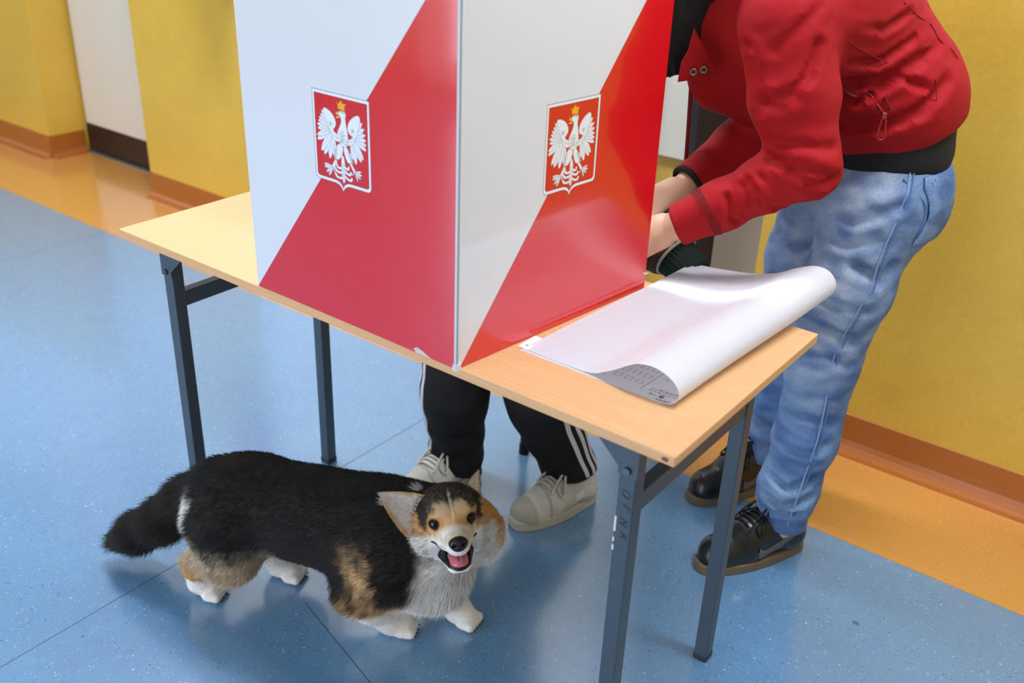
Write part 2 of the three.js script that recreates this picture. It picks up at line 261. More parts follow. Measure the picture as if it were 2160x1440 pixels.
// ---------------------------------------------------------------- table
const TY = 0.76;
{
  const t = thing('table', 'beech topped school table with grey steel folding legs', 'table');
  const top = metricUV(new RoundedBoxGeometry(1.305, 0.018, 0.508, 3, 0.0025).translate(0.6505, TY - 0.009, -0.254));
  { const uv = top.attributes.uv; for (let i = 0; i < uv.count; i++) { uv.setX(i, uv.getX(i) / 1.31); uv.setY(i, uv.getY(i) / 0.655); } }
  const tt = part('tabletop', top, M.wood, t);
  const splat = part('paint_fleck', new THREE.CircleGeometry(0.0045, 7).scale(1.3, 0.8, 1).translate(1.288, TY - 0.0095, 0.0005), mat(0x8c3f4a, 0.6), tt);
  const lx = [0.09, 1.212], lz = [-0.055, -0.452], Q = 0.0145;
  for (const x of lx) for (const z of lz) {
    const leg = part('leg', box(x - Q, x + Q, 0.012, TY - 0.018, z - Q, z + Q, 0.003), M.steel, t);
    part('foot_cap', box(x - Q - 0.001, x + Q + 0.001, 0, 0.016, z - Q - 0.001, z + Q + 0.001, 0.003), mat(0x2c3136, 0.6), leg);
  }
  for (const x of lx) {
    part('cross_rail', box(x - 0.012, x + 0.012, 0.593, 0.627, lz[1] + Q, lz[0] - Q, 0.002), M.steel, t);
    part('end_bar', box(x - 0.012, x + 0.012, TY - 0.042, TY - 0.019, lz[1] + Q, lz[0] - Q, 0.002), M.steel, t);
    const s = x < 0.5 ? 1 : -1;
    for (const z of lz) {
      const sh = new THREE.Shape([[-0.0165, 0], [0.07, 0], [0.07, -0.012], [0.0165, -0.062], [0.0165, -0.074], [-0.0165, -0.074]].map(([a, b]) => new THREE.Vector2(a * s, b)));
      const g = new THREE.ExtrudeGeometry(sh, { depth: 0.002, bevelEnabled: false }); const o = z > -0.2 ? z + Q : z - Q - 0.002;
      const b = part('leg_bracket', g.translate(x, TY - 0.018, o), M.steel, t);
      part('bolt', new THREE.CylinderGeometry(0.0065, 0.007, 0.005, 6).rotateX(Math.PI / 2).translate(x, TY - 0.082, z > -0.2 ? o + 0.004 : o - 0.002), M.bolt, b);
    }
  }
  // hand-written letters running down the front right leg
  const ink = canvasTex(128, 512, (c, w, h) => { c.clearRect(0, 0, w, h); c.translate(w / 2, 20); c.rotate(Math.PI / 2); c.fillStyle = '#2b333d'; c.font = 'italic 96px sans-serif'; ['O', 'F', 'N', 'A'].forEach((l, i) => c.fillText(l, i * 116, 30 - (i % 2) * 12)); }, true, false);
  part('handwriting', new THREE.PlaneGeometry(0.026, 0.115).translate(1.212, 0.592, -0.055 + Q + 0.0006), mat(0xffffff, 0.6, { map: ink, transparent: true }), t);
  const chip = mat(0xd8d8d0, 0.8);
  for (const [y, h, w] of [[0.575, 0.028, 0.0035], [0.545, 0.008, 0.0025], [0.53, 0.01, 0.003]]) part('paint_chip', box(1.212 - Q - 0.0004, 1.212 - Q + w, y - h / 2, y + h / 2, -0.055 + Q - 0.002, -0.055 + Q + 0.0005), chip, t);
}

// ---------------------------------------------------------------- voting booth
{
  const PX = 3200, PW = 0.478, PH = 0.62;
  const print = canvasTex(Math.round(PW * PX), Math.round(PH * PX), (c, w, h) => {
    const e = (X, Y) => { const a = X - 327, b = Y - 320, D = 545 * 885 - 55 * 110, u = (a * 885 + b * 55) / D, v = (545 * b + 110 * a) / D; return [(0.177 + 0.127 * u) * PX, h - (0.387 - 0.143 * v) * PX]; };
    const n = (u, v) => [(0.177 + 0.127 * u) * PX, h - (0.387 - 0.143 * v) * PX];
    const path = (pts, f = e) => { c.beginPath(); pts.forEach((p, i) => { const q = f(...p); if (i) c.lineTo(...q); else c.moveTo(...q); }); c.closePath(); };
    const soft = (pts, f = e) => { const q = pts.map((p) => f(...p)); c.beginPath(); const m = (a, b) => [(a[0] + b[0]) / 2, (a[1] + b[1]) / 2]; c.moveTo(...m(q[q.length - 1], q[0])); q.forEach((p, i) => c.quadraticCurveTo(...p, ...m(p, q[(i + 1) % q.length]))); c.closePath(); };
    c.fillStyle = '#e3e6e9'; c.fillRect(0, 0, w, h);
    c.fillStyle = '#dc141d'; c.beginPath(); c.moveTo(6, h); c.lineTo(w, 0); c.lineTo(w, h); c.closePath(); c.fill();
    c.strokeStyle = '#a01820'; c.lineWidth = 3; c.beginPath(); c.moveTo(6, h); c.lineTo(w, 0); c.stroke();
    // shield
    const shield = (i) => { const o = i; c.beginPath(); c.moveTo(...n(o, o)); c.lineTo(...n(1 - o, o)); c.lineTo(...n(1 - o, 0.93)); c.quadraticCurveTo(...n(1 - o, 1 - o), ...n(0.93 - o, 1 - o)); c.lineTo(...n(0.66, 1 - o)); c.quadraticCurveTo(...n(0.53, 1 - o), ...n(0.5, 1.085 - o * 1.3)); c.quadraticCurveTo(...n(0.47, 1 - o), ...n(0.34, 1 - o)); c.lineTo(...n(0.07 + o, 1 - o)); c.quadraticCurveTo(...n(o, 1 - o), ...n(o, 0.93)); c.closePath(); };
    shield(0); c.fillStyle = '#f2f4f5'; c.fill(); c.lineWidth = 2.2; c.strokeStyle = '#2c3038'; c.stroke();
    shield(0.038); c.fillStyle = '#d8151e'; c.fill(); c.lineWidth = 2; c.strokeStyle = '#4a2a30'; c.stroke();
    const W = '#f3f5f6', G = '#4c5560';
    const feather = (x0, y0, x1, y1, k) => { const a = e(x0, y0), b = e(x1, y1), dx = b[0] - a[0], dy = b[1] - a[1], px = -dy * k, py = dx * k; c.beginPath(); c.moveTo(...a); c.bezierCurveTo(a[0] + dx * 0.35 + px, a[1] + dy * 0.35 + py, a[0] + dx * 0.85 + px, a[1] + dy * 0.85 + py, ...b); c.bezierCurveTo(a[0] + dx * 0.85 - px, a[1] + dy * 0.85 - py, a[0] + dx * 0.35 - px, a[1] + dy * 0.35 - py, ...a); c.fillStyle = W; c.fill(); c.strokeStyle = '#7d8892'; c.lineWidth = 1.6; c.stroke(); c.beginPath(); c.moveTo(a[0] + dx * 0.3, a[1] + dy * 0.3); c.lineTo(a[0] + dx * 0.85, a[1] + dy * 0.85); c.strokeStyle = '#b3bbc3'; c.lineWidth = 1.8; c.stroke(); };
    // wings
    for (const [x, y] of [[490, 915], [437, 945], [385, 930], [358, 905], [328, 808], [329, 765], [343, 690], [342, 648], [358, 605], [368, 570], [385, 532], [402, 490]]) feather(490, 640, x, y, 0.15);
    for (const [x, y] of [[665, 845], [695, 880], [748, 832], [770, 800], [806, 695], [811, 645], [813, 598], [812, 545], [806, 490], [790, 440]]) feather(672, 620, x, y, 0.15);
    c.fillStyle = W; c.strokeStyle = '#7d8892'; c.lineWidth = 1.8;
    soft([[424, 452], [480, 462], [516, 492], [537, 548], [527, 598], [505, 620], [500, 650], [545, 665], [550, 740], [500, 735], [468, 690], [455, 620], [440, 560], [415, 505]]); c.fill(); c.stroke();
    soft([[766, 378], [705, 425], [655, 500], [639, 575], [655, 612], [690, 615], [672, 650], [620, 672], [612, 735], [665, 715], [705, 655], [730, 580], [752, 500], [775, 440]]); c.fill(); c.stroke();
    // legs and tail
    soft([[545, 740], [585, 760], [568, 850], [520, 925], [478, 915], [500, 850], [512, 790]]); c.fill(); c.stroke();
    soft([[580, 750], [625, 745], [645, 830], [662, 880], [612, 910], [590, 850]]); c.fill(); c.stroke();
    for (let i = 0; i < 5; i++) { feather(525 - i * 5, 800 + i * 25, 492 - i * 3, 830 + i * 24, 0.2); feather(622 + i * 6, 790 + i * 20, 655 + i * 3, 815 + i * 18, 0.2); }
    path([[488, 925], [510, 935], [465, 1030], [440, 1025]]); c.fill(); path([[630, 900], [650, 890], [690, 965], [668, 978]]); c.fill();
    for (const [x0, y0, x1, y1] of [[460, 1015, 372, 1020], [455, 1020, 370, 1050], [455, 1022, 384, 1098], [455, 1025, 408, 1122], [450, 1020, 478, 1062], [672, 962, 738, 928], [672, 965, 742, 962], [675, 970, 728, 1000], [676, 970, 697, 1040], [672, 965, 642, 1006]]) feather(x0, y0, x1, y1, 0.16);
    soft([[558, 850], [580, 850], [585, 960], [572, 1080], [553, 1145], [540, 1080], [545, 960]]); c.fill(); c.stroke();
    const curl = (s, y, r) => { c.lineWidth = 13; c.strokeStyle = '#7d8892'; for (const [w2, col] of [[15, '#7d8892'], [11.5, W]]) { c.lineWidth = w2; c.strokeStyle = col; c.lineCap = 'round'; c.beginPath(); c.moveTo(...e(562, y)); c.quadraticCurveTo(...e(562 + s * r * 0.9, y + 45), ...e(562 + s * r, y - 5)); c.stroke(); } };
    for (const [y, r] of [[960, 62], [1005, 80], [1060, 84]]) { curl(-1, y + 12, r); curl(1, y - 12, r * 0.9); }
    // body, neck, head
    c.fillStyle = W; c.strokeStyle = '#7d8892'; c.lineWidth = 1.8;
    soft([[572, 418], [640, 414], [641, 440], [630, 470], [630, 520], [638, 580], [640, 640], [632, 700], [622, 748], [582, 765], [545, 748], [536, 690], [538, 640], [562, 590], [584, 535], [590, 495], [566, 470]]); c.fill(); c.stroke();
    c.strokeStyle = G; c.lineWidth = 2.4; c.beginPath(); c.moveTo(...e(575, 426)); c.lineTo(...e(640, 432)); c.stroke();
    soft([[536, 500], [548, 488], [574, 482], [578, 494], [556, 500], [545, 508]]); c.fill(); c.stroke();
    c.fillStyle = '#f0b414'; soft([[539, 474], [543, 450], [564, 438], [578, 470], [560, 474]]); c.fill(); soft([[572, 476], [592, 478], [598, 492], [584, 490]]); c.fill();
    path([[568, 408], [571, 376], [556, 352], [577, 362], [589, 342], [605, 316], [618, 344], [630, 338], [650, 334], [633, 368], [634, 406]]); c.fill();
    c.strokeStyle = '#9aa3ab'; c.lineWidth = 1.7;
    for (let i = 0; i < 46; i++) { const x = 552 + rnd() * 78, y = 600 + rnd() * 130, p = e(x, y); c.beginPath(); c.arc(p[0], p[1], 7, 0.2, 2.6); c.stroke(); }
    for (const [x, y] of [[478, 590], [690, 565]]) for (let i = 0; i < 5; i++) { const p = e(x, y); c.strokeStyle = '#6b7580'; c.lineWidth = 2.4; c.beginPath(); c.moveTo(...p); c.lineTo(p[0] + 15 * Math.cos(i * 1.257), p[1] + 15 * Math.sin(i * 1.257)); c.stroke(); }
    for (const [a, b, d, f] of [[462, 640, 545, 700], [712, 610, 618, 690]]) { c.strokeStyle = '#8b949d'; c.lineWidth = 2; c.beginPath(); c.moveTo(...e(a, b)); c.quadraticCurveTo(...e((a + d) / 2 - (d - a) * 0.25, f), ...e(d, f)); c.stroke(); }
  }, true, false);
  const wave = noiseTex(256, 256, (x, y) => { const v = 128 + 150 * (pn(x, y, 5) - 0.5) + 50 * (pn(x, y, 12) - 0.5); return [v, v, v]; });
  const printed = mat(0xffffff, 0.2, { map: print, ior: 1.55, clearcoat: 1, clearcoatRoughness: 0.07, bumpMap: wave, bumpScale: 0.0016 });
  const edge = mat(0xbfb6a4, 0.8), back = mat(0xc9c4b8, 0.7), spineW = mat(0xd5dada, 0.4);
  const b = thing('voting_booth', 'white and red folding cardboard voting booth with eagle emblems standing on table', 'voting booth', [0.916, TY + 0.0006, 0.004]);
  const turnL = Math.atan2(-(0.004 + 0.005), 0.916 - 0.437), turnR = Math.atan2(0.466, 0.054);
  const board = () => new THREE.BoxGeometry(PW, PH, 0.004).translate(0, PH / 2, 0);
  const pl = part('panel', board().translate(-PW / 2 - 0.003, 0, 0), [edge, edge, edge, edge, printed, back], b); pl.rotation.y = -turnL * -1; pl.userData.label = 'left booth panel, white upper and red lower triangle with shield';
  const pr = part('panel', board().translate(PW / 2 + 0.003, 0, 0), [edge, edge, edge, edge, printed, back], b); pr.rotation.y = turnR; pr.userData.label = 'right booth panel, glossy, mirrors the paper';
  part('fold_spine', mergeGeometries([new THREE.CylinderGeometry(0.0042, 0.0042, PH - 0.004, 10).translate(0.0008, PH / 2 + 0.002, 0.0008), new THREE.CylinderGeometry(0.0062, 0.0075, 0.01, 10).translate(0.0012, 0.005, 0.001)]), spineW, b);
  part('fold_crease', new THREE.CylinderGeometry(0.0011, 0.0011, PH, 6).translate(0.0036, PH / 2, 0.0036), mat(0x8d9797, 0.6), b);
  const scuff = part('torn_paper', new THREE.ShapeGeometry(new THREE.Shape([[-0.09, 0.006], [-0.082, 0.0105], [-0.07, 0.008], [-0.058, 0.003], [-0.05, 0.0005], [-0.085, 0.0005]].map((p) => new THREE.Vector2(...p)))).translate(0, 0, 0.0026), mat(0xd9c9c6, 0.8), pl);
  const tear = new THREE.BufferGeometry(); tear.setAttribute('position', new THREE.Float32BufferAttribute([0.472, 0.034, 0.0024, 0.488, 0.03, 0.006, 0.478, 0.027, 0.0024, 0.479, 0.031, 0.0024, 0.4855, 0.0305, 0.0052, 0.476, 0.0285, 0.0024], 3)); tear.setIndex([0, 2, 1, 3, 5, 4]); tear.computeVertexNormals();
  part('torn_paper', tear, mat(0xe8e4e2, 0.8), pr);
}

// ---------------------------------------------------------------- ballot sheet, folded over itself
{
  const g = thing('ballot_paper', 'large white ballot sheet curled over on the right end of table', 'paper', [1.09, TY, -0.36]);
  const o = [1.09, -0.36];
  // cross-sections [x, height above the table], from the loose upper edge over the curl to the lower edge
  const A = [[0.962, 0.0012], [1.0, 0.0012], [1.05, 0.0014], [1.09, 0.005], [1.13, 0.026], [1.165, 0.048], [1.195, 0.053], [1.222, 0.046], [1.239, 0.031], [1.241, 0.016], [1.232, 0.005], [1.217, 0.0008], [1.18, 0.0005], [1.1, 0.0004], [1.02, 0.0004], [0.952, 0.0004]];
  const B = [[1.0, 0.011], [1.04, 0.013], [1.08, 0.017], [1.12, 0.023], [1.165, 0.036], [1.205, 0.058], [1.238, 0.07], [1.262, 0.066], [1.277, 0.05], [1.278, 0.033], [1.268, 0.017], [1.252, 0.007], [1.215, 0.004], [1.14, 0.004], [1.06, 0.006], [0.99, 0.008]];
  const cv = (P) => new THREE.CatmullRomCurve3(P.map(([x, y]) => V(x, y, 0)), false, 'centripetal'), ca = cv(A), cb = cv(B), NS = 90, NZ = 26;
  const sheet = (off, flip) => {
    const P = [], U = [], I = [];
    for (let i = 0; i <= NS; i++) for (let j = 0; j <= NZ; j++) {
      const t = i / NS, k = j / NZ, a = ca.getPoint(t), b = cb.getPoint(t), kk = sst(0, 1, k) * 0.5 + k * 0.5, z = lerp(-0.117, -0.62, k) - 0.012 * Math.sin(t * 3) * k + 0.008 * (t - 0.5);
      const ta = ca.getTangent(t), tb = cb.getTangent(t), tx = lerp(ta.x, tb.x, kk), ty = lerp(ta.y, tb.y, kk), l = Math.hypot(tx, ty);
      P.push(lerp(a.x, b.x, kk) - o[0] - ty / l * off, lerp(a.y, b.y, kk) + tx / l * off * 1, z - o[1]); U.push(t, k);
    }
    for (let i = 0; i < NS; i++) for (let j = 0; j < NZ; j++) { const q = i * (NZ + 1) + j, a = q, b = q + 1, c = q + NZ + 2, d = q + NZ + 1; if (flip) I.push(a, b, c, a, c, d); else I.push(a, c, b, a, d, c); }
    const m = new THREE.BufferGeometry(); m.setAttribute('position', new THREE.Float32BufferAttribute(P, 3)); m.setAttribute('uv', new THREE.Float32BufferAttribute(U, 2)); m.setIndex(I); m.computeVertexNormals(); return m;
  };
  part('sheet', sheet(0.00012, false), mat(0xf4f4f7, 0.7, { transmission: 0.55, thickness: 0 }), g);
  const ink = canvasTex(2048, 1536, (c, w, h) => {
    c.fillStyle = '#f6f7fa'; c.fillRect(0, 0, w, h);          // u runs round the curl, v from the near edge to the far edge
    const X = (u) => u * w, Y = (v) => h - v * h; c.strokeStyle = '#8a8d96'; c.fillStyle = '#74777f';
    const line = (u0, v0, u1, v1, k = 2.4) => { c.lineWidth = k; c.beginPath(); c.moveTo(X(u0), Y(v0)); c.lineTo(X(u1), Y(v1)); c.stroke(); };
    const words = (u0, v, u1, hgt) => { let u = u0; while (u < u1) { const l = rr(0.003, 0.014); c.fillRect(X(u), Y(v), Math.max(2, X(l)), hgt * rr(0.7, 1)); u += l + 0.0035; } };
    line(0.812, 0.035, 0.812, 0.95, 2.2);
    for (let r = 0; r < 20; r++) { const v = 0.085 + r * 0.046; for (let k = 0; k < 3; k++) { c.lineWidth = 1.8; c.strokeRect(X(0.819 + k * 0.0155), Y(v), 17, 36); } words(0.868, v - 0.012, 0.93, 7); line(0.866, v - 0.02, 0.95, v - 0.02, 2); if (r) words(0.7, v + 0.006, 0.79, 6); }
    for (const [u0, u1, v, k] of [[0.7, 0.775, 0.07, 8], [0.69, 0.795, 0.052, 8], [0.7, 0.765, 0.018, 14], [0.775, 0.79, 0.033, 10]]) words(u0, v, u1, k);
    line(0.7, 0.062, 0.8, 0.062, 3.4); c.beginPath(); c.ellipse(X(0.758), Y(0.034), 17, 13, 0, 0, 7); c.fill();
    c.font = 'bold 84px sans-serif'; c.save(); c.translate(X(0.895), Y(0.075)); c.rotate(Math.PI); c.fillText('D', 0, 0); c.restore();
  }, true, false);
  part('printed_side', sheet(-0.00012, true), mat(0xffffff, 0.7, { map: ink, transmission: 0.55, thickness: 0 }), g);
  const flap = new THREE.Shape([[0, 0], [0.03, 0.0], [0.03, 0.05], [0, 0.05]].map((p) => new THREE.Vector2(...p))); const hole = new THREE.Path(); hole.absarc(0.0105, 0.012, 0.003, 0, 6.3, true); flap.holes.push(hole);
  part('corner_tab', new THREE.ExtrudeGeometry(flap, { depth: 0.0002, bevelEnabled: false }).rotateX(-Math.PI / 2).translate(0.94 - o[0], 0.00055, -0.1225 - o[1]), mat(0xf2f2f5, 0.62), g);
}

// ---------------------------------------------------------------- dog
{
  const dog = thing('dog', 'black, tan and white corgi standing under the table looking up', 'dog', [0.52, 0, -0.07], 0.379);
  const black = lin('#14110f'), blackB = lin('#221c18'), tan = lin('#c98f4e'), tan2 = lin('#dcb27c'), cream = lin('#dccdb0'), white = lin('#f5f1e9'), grey = lin('#8a7d66'), pink = lin('#c99a8c');
  const legs = {
    hindNear: [[-0.215, 0.215, 0.055, 0.085], [-0.2, 0.15, 0.075, 0.06], [-0.265, 0.115, 0.068, 0.034], [-0.3, 0.085, 0.06, 0.025], [-0.298, 0.035, 0.054, 0.022], [-0.272, 0.022, 0.052, 0.023]],
    hindFar: [[-0.19, 0.21, -0.055, 0.085], [-0.13, 0.15, -0.07, 0.055], [-0.165, 0.1, -0.062, 0.033], [-0.175, 0.06, -0.058, 0.026], [-0.165, 0.03, -0.056, 0.023], [-0.135, 0.022, -0.056, 0.023]],
    foreNear: [[0.15, 0.2, 0.06, 0.075], [0.09, 0.13, 0.07, 0.052], [0.11, 0.085, 0.054, 0.038], [0.135, 0.045, 0.035, 0.03], [0.145, 0.028, 0.029, 0.027], [0.166, 0.021, 0.026, 0.025]],
    foreFar: [[0.2, 0.2, -0.055, 0.07], [0.2, 0.125, -0.055, 0.045], [0.235, 0.08, -0.05, 0.03], [0.255, 0.045, -0.046, 0.026], [0.265, 0.028, -0.042, 0.024], [0.285, 0.021, -0.038, 0.023]],
  };
  const toes = []; for (const k in legs) { const e = legs[k][5], q = legs[k][4], dx = e[0] - q[0], dz = e[2] - q[2], l = Math.hypot(dx, dz); for (const s of [-1.5, -0.5, 0.5, 1.5]) toes.push(cap([e[0] - dz / l * s * 0.0115, 0.014, e[2] + dx / l * s * 0.0115], [e[0] + dx / l * 0.02 - dz / l * s * 0.0125, 0.0125, e[2] + dz / l * 0.02 + dx / l * s * 0.0125], 0.0125, 0.0105)); }
  const trunk = un(0.06, ell([-0.2, 0.235, 0], [0.115, 0.1, 0.098]), ell([-0.03, 0.238, 0], [0.2, 0.1, 0.103]), ell([0.12, 0.222, 0], [0.13, 0.112, 0.108]), cap([0.14, 0.232, -0.01], [0.225, 0.28, -0.012], 0.085, 0.066), ell([0.225, 0.175, -0.005], [0.08, 0.1, 0.082]), ell([0.2, 0.1, -0.01], [0.06, 0.035, 0.05]));
  const tailF = chain([[-0.27, 0.275, 0, 0.035], [-0.34, 0.215, 0.004, 0.036], [-0.4, 0.145, 0.01, 0.041], [-0.47, 0.095, 0.014, 0.037], [-0.53, 0.06, 0.016, 0.018]], 0.03);
  const legF = un(0.03, ...Object.values(legs).map((l) => chain(l, 0.018)));
  const bodyF = (x, y, z) => smin(smin(smin(trunk(x, y, z), legF(x, y, z), 0.035), tailF(x, y, z), 0.03), un(0.006, ...toes)(x, y, z), 0.008);
  const bodyFast = (x, y, z) => { let d = smin(smin(trunk(x, y, z), legF(x, y, z), 0.035), tailF(x, y, z), 0.03); if (y < 0.06) for (const t of toes) d = smin(d, t(x, y, z), 0.006); return d; };
  // colour patches of the coat; fields are shifted by noise so that the borders are ragged
  const coat = (x, y, z) => {
    const n = noise(x * 38, y * 38, z * 38) * 0.012 + noise(x * 110, y * 30, z * 110) * 0.01, Y = y + n, X = x + n * 0.8;
    let c = mix3(black, blackB, clamp(noise(x * 20, y * 60, z * 20) + 0.4, 0, 1));
    if (X < -0.3 && y > 0.03 && tailF(x, y, z) < 0.012) return mix3(c, lin('#2c241d'), 0.5);
    if (X > 0.04) {                                                          // shoulder and chest
      const st = noise(x * 120, y * 22, z * 70), low = sst(0.29, 0.2, Y);
      c = mix3(c, mix3(tan2, black, clamp(0.25 + st * 1.2, 0, 1)), sst(0.045, 0.02, Math.abs(X - 0.115 + (Y - 0.2) * 0.25)) * low * 0.85);
      c = mix3(c, mix3(tan2, black, clamp(0.3 + st * 1.2, 0, 1)), sst(0.165, 0.11, Y) * sst(0.04, 0.08, X));
      c = mix3(c, white, sst(0.175, 0.21, X + (0.16 - Y) * 0.2 - Math.max(0, z - 0.05) * 0.5) * sst(0.29, 0.22, Y));
      c = mix3(c, white, sst(0.105, 0.085, Y));
      if (Math.hypot(x - 0.135, (z - 0.03) * 0.6) < 0.009 && Y > 0.28 || Math.hypot(x - 0.185, (z + 0.02) * 0.7) < 0.011 && Y > 0.28) c = mix3(c, white, 0.6);
    } else if (X < -0.08) {                                                  // hindquarters
      const low = sst(0.18, 0.125, Y - Math.max(0, -0.2 - X) * 0.35); c = mix3(c, mix3(grey, cream, 0.5), sst(0.205, 0.155, Y - Math.max(0, -0.22 - X) * 0.5) * 0.75); c = mix3(c, mix3(tan2, cream, 0.55), low * 0.7);
      const st = sst(0.022, 0.008, Math.abs(X + 0.292 + (Y - 0.2) * -0.12)) * sst(0.12, 0.17, Y) * sst(0.285, 0.26, Y) * (z > 0 ? 1 : 0.5); c = mix3(c, white, st * 0.9);
      c = mix3(c, tan, sst(0.118, 0.1, Y) * sst(-0.255, -0.275, X) * 0.85); c = mix3(c, white, sst(0.07, 0.05, Y));
      if (z < 0) c = mix3(c, white, sst(0.13, 0.11, Y));
    } else c = mix3(c, white, sst(0.148, 0.135, Y));
    return c;
  };
  const bodyG = mesher(bodyFast, [-0.57, -0.005, -0.15], [0.33, 0.36, 0.16], 0.005, { color: coat });
  // head: x towards the nose, y up, z to the dog's right
  const HM = new THREE.Matrix4().makeTranslation(0.261, 0.312, 0.008).multiply(new THREE.Matrix4().makeRotationY(-1.11)).multiply(new THREE.Matrix4().makeRotationZ(0.31)).multiply(new THREE.Matrix4().makeRotationX(0.097));
  const headF = un(0.024, ell([0, 0.012, 0], [0.066, 0.052, 0.066]), ell([-0.008, -0.03, 0.05], [0.048, 0.05, 0.044]), ell([-0.008, -0.03, -0.05], [0.048, 0.05, 0.044]), ell([-0.03, -0.06, 0.058], [0.048, 0.07, 0.05]), ell([-0.035, -0.055, -0.052], [0.046, 0.065, 0.05]), ell([-0.03, -0.11, 0.04], [0.05, 0.055, 0.055]), ell([-0.022, -0.06, 0.082], [0.042, 0.062, 0.04]), ell([-0.02, -0.04, 0], [0.06, 0.07, 0.07]), cap([0.03, -0.006, 0], [0.104, -0.017, 0], 0.034, 0.0155), cap([0.066, -0.026, 0.015], [0.105, -0.025, 0.008], 0.017, 0.0105), cap([0.066, -0.026, -0.015], [0.105, -0.025, -0.008], 0.017, 0.0105), ell([0.036, 0.024, 0.027], [0.02, 0.014, 0.018]), ell([0.036, 0.024, -0.027], [0.02, 0.014, 0.018]));
  const jawF = un(0.012, cap([0.02, -0.06, 0.021], [0.082, -0.072, 0.014], 0.018, 0.0085), cap([0.02, -0.06, -0.021], [0.082, -0.072, -0.014], 0.018, 0.0085), cap([0.09, -0.0735, 0.01], [0.09, -0.0735, -0.01], 0.008), ell([0.05, -0.072, 0], [0.045, 0.01, 0.018]));
  const allHead = (x, y, z) => Math.min(headF(x, y, z), jawF(x, y, z));
  const eyes = [[0.0545, 0.009, 0.0325], [0.0545, 0.009, -0.0325]];
  const face = (x, y, z) => {
    const n = noise(x * 70, y * 70, z * 70) * 0.007 + noise(x * 190, y * 60, z * 190) * 0.005, a = Math.abs(z) + n, X = x + n, Y = y + n * 1.2;
    let c = mix3(tan, tan2, clamp(0.5 + noise(x * 30, y * 30, z * 30), 0, 1));
    c = mix3(c, mix3(blackB, grey, clamp(0.3 + noise(x * 330, y * 120, z * 330) * 0.9 - Math.max(0, y - 0.035) * 12, 0, 0.6)), sst(0.016, 0.03, Y + Math.max(0, a - 0.03) * 0.5 - Math.max(0, x - 0.04) * 0.5) * sst(0.075, 0.055, X) * sst(0.066, 0.056, a - Math.max(0, y - 0.02) * 0.6));   // crown
    c = mix3(c, blackB, sst(0.043, 0.047, a) * sst(0.064, 0.057, a) * sst(-0.008, 0.001, Y) * sst(0.05, 0.042, Y) * sst(-0.012, 0.004, X) * 0.95);                              // patch beside the eye
    c = mix3(c, mix3(tan2, cream, 0.4), sst(0.022, 0.011, Math.hypot(X - 0.056, Y - 0.032, a - 0.019)) * 0.9);                                        // brow
    c = mix3(c, tan, sst(0.026, 0.018, Math.hypot(X - 0.056, Y - 0.002, a - 0.031)) * 0.8);                                                          // round the eye
    c = mix3(c, white, sst(0.06, 0.078, X - Math.max(0, Y + 0.006) * 0.9 + Math.max(0, -0.01 - Y) * 0.9));                                            // muzzle
    c = mix3(c, mix3(cream, white, sst(-0.01, -0.03, Y)), sst(-0.004, -0.02, Y + (a - 0.05) * 0.25) * sst(0.092, 0.072, a) * sst(-0.03, -0.008, X));   // cheeks
    c = mix3(c, white, sst(-0.05, -0.07, Y + Math.max(0, a - 0.06) * 0.9));
    c = mix3(c, white, sst(0.0032, 0.001, Math.abs(z + 0.001) + n * 0.35) * sst(0.02, 0.035, x) * 0.45 * (y > -0.01 ? 1 : 0));                         // blaze
    if (x < -0.045 && y > 0.0) c = mix3(c, black, sst(0.01, 0.035, Y) * 0.8);
    for (const e of eyes) c = mix3(c, black, sst(0.0165, 0.0125, Math.hypot(x - e[0], y - e[1], z - e[2])));
    if (jawF(x, y, z) < headF(x, y, z)) { c = mix3(white, black, sst(-0.072, -0.0685, y)); if (y > -0.068 && a < 0.016) c = lin('#8f4a4c'); }
    return c;
  };
  const headG = mesher(allHead, [-0.1, -0.18, -0.13], [0.14, 0.08, 0.14], 0.0028, { color: face });
  // ears: cupped leaf shells
  const ear = (base, tip, inner, w) => {
    const B = V(...base), T = V(...tip), ax = T.clone().sub(B), n = V(...inner); n.addScaledVector(ax, -n.dot(ax) / ax.lengthSq()).normalize(); const sd = ax.clone().normalize().cross(n), P = [], C = [], U = [], I = [], NT = 14, NS = 12;
    for (const layer of [0, 1]) for (let i = 0; i <= NT; i++) for (let j = 0; j <= NS; j++) {
      const t = i / NT, s = j / NS * 2 - 1, ww = w * Math.pow(1 - Math.pow(t, 1.25), 0.85), p = B.clone().addScaledVector(ax, t).addScaledVector(sd, s * ww).addScaledVector(n, (s * s - 0.6) * 0.22 * ww - layer * 0.0035 * (1 - Math.abs(s) * 0.6) - 0.004 * Math.sin(t * 3));
      P.push(p.x, p.y, p.z); U.push(j, i); const e = noise(p.x * 120, p.y * 120, p.z * 120) * 0.4;
      C.push(...(layer ? mix3(black, tan, clamp(0.45 + e + (s > 0 ? 0.1 : 0), 0, 1)) : mix3(mix3(white, pink, clamp(0.3 - Math.abs(s) * 0.3 + e * 0.4, 0, 1)), tan2, sst(0.62, 0.95, Math.abs(s) + e * 0.5))));
    }
    const L = (NT + 1) * (NS + 1); for (let k = 0; k < 2; k++) for (let i = 0; i < NT; i++) for (let j = 0; j < NS; j++) { const a = k * L + i * (NS + 1) + j, b = a + 1, c = a + NS + 2, d = a + NS + 1; if (k) I.push(a, c, b, a, d, c); else I.push(a, b, c, a, c, d); }
    const g = new THREE.BufferGeometry(); g.setAttribute('position', new THREE.Float32BufferAttribute(P, 3)); g.setAttribute('uv', new THREE.Float32BufferAttribute(U, 2)); g.setAttribute('color', new THREE.Float32BufferAttribute(C, 3)); g.setIndex(I); g.computeVertexNormals(); return g;
  };
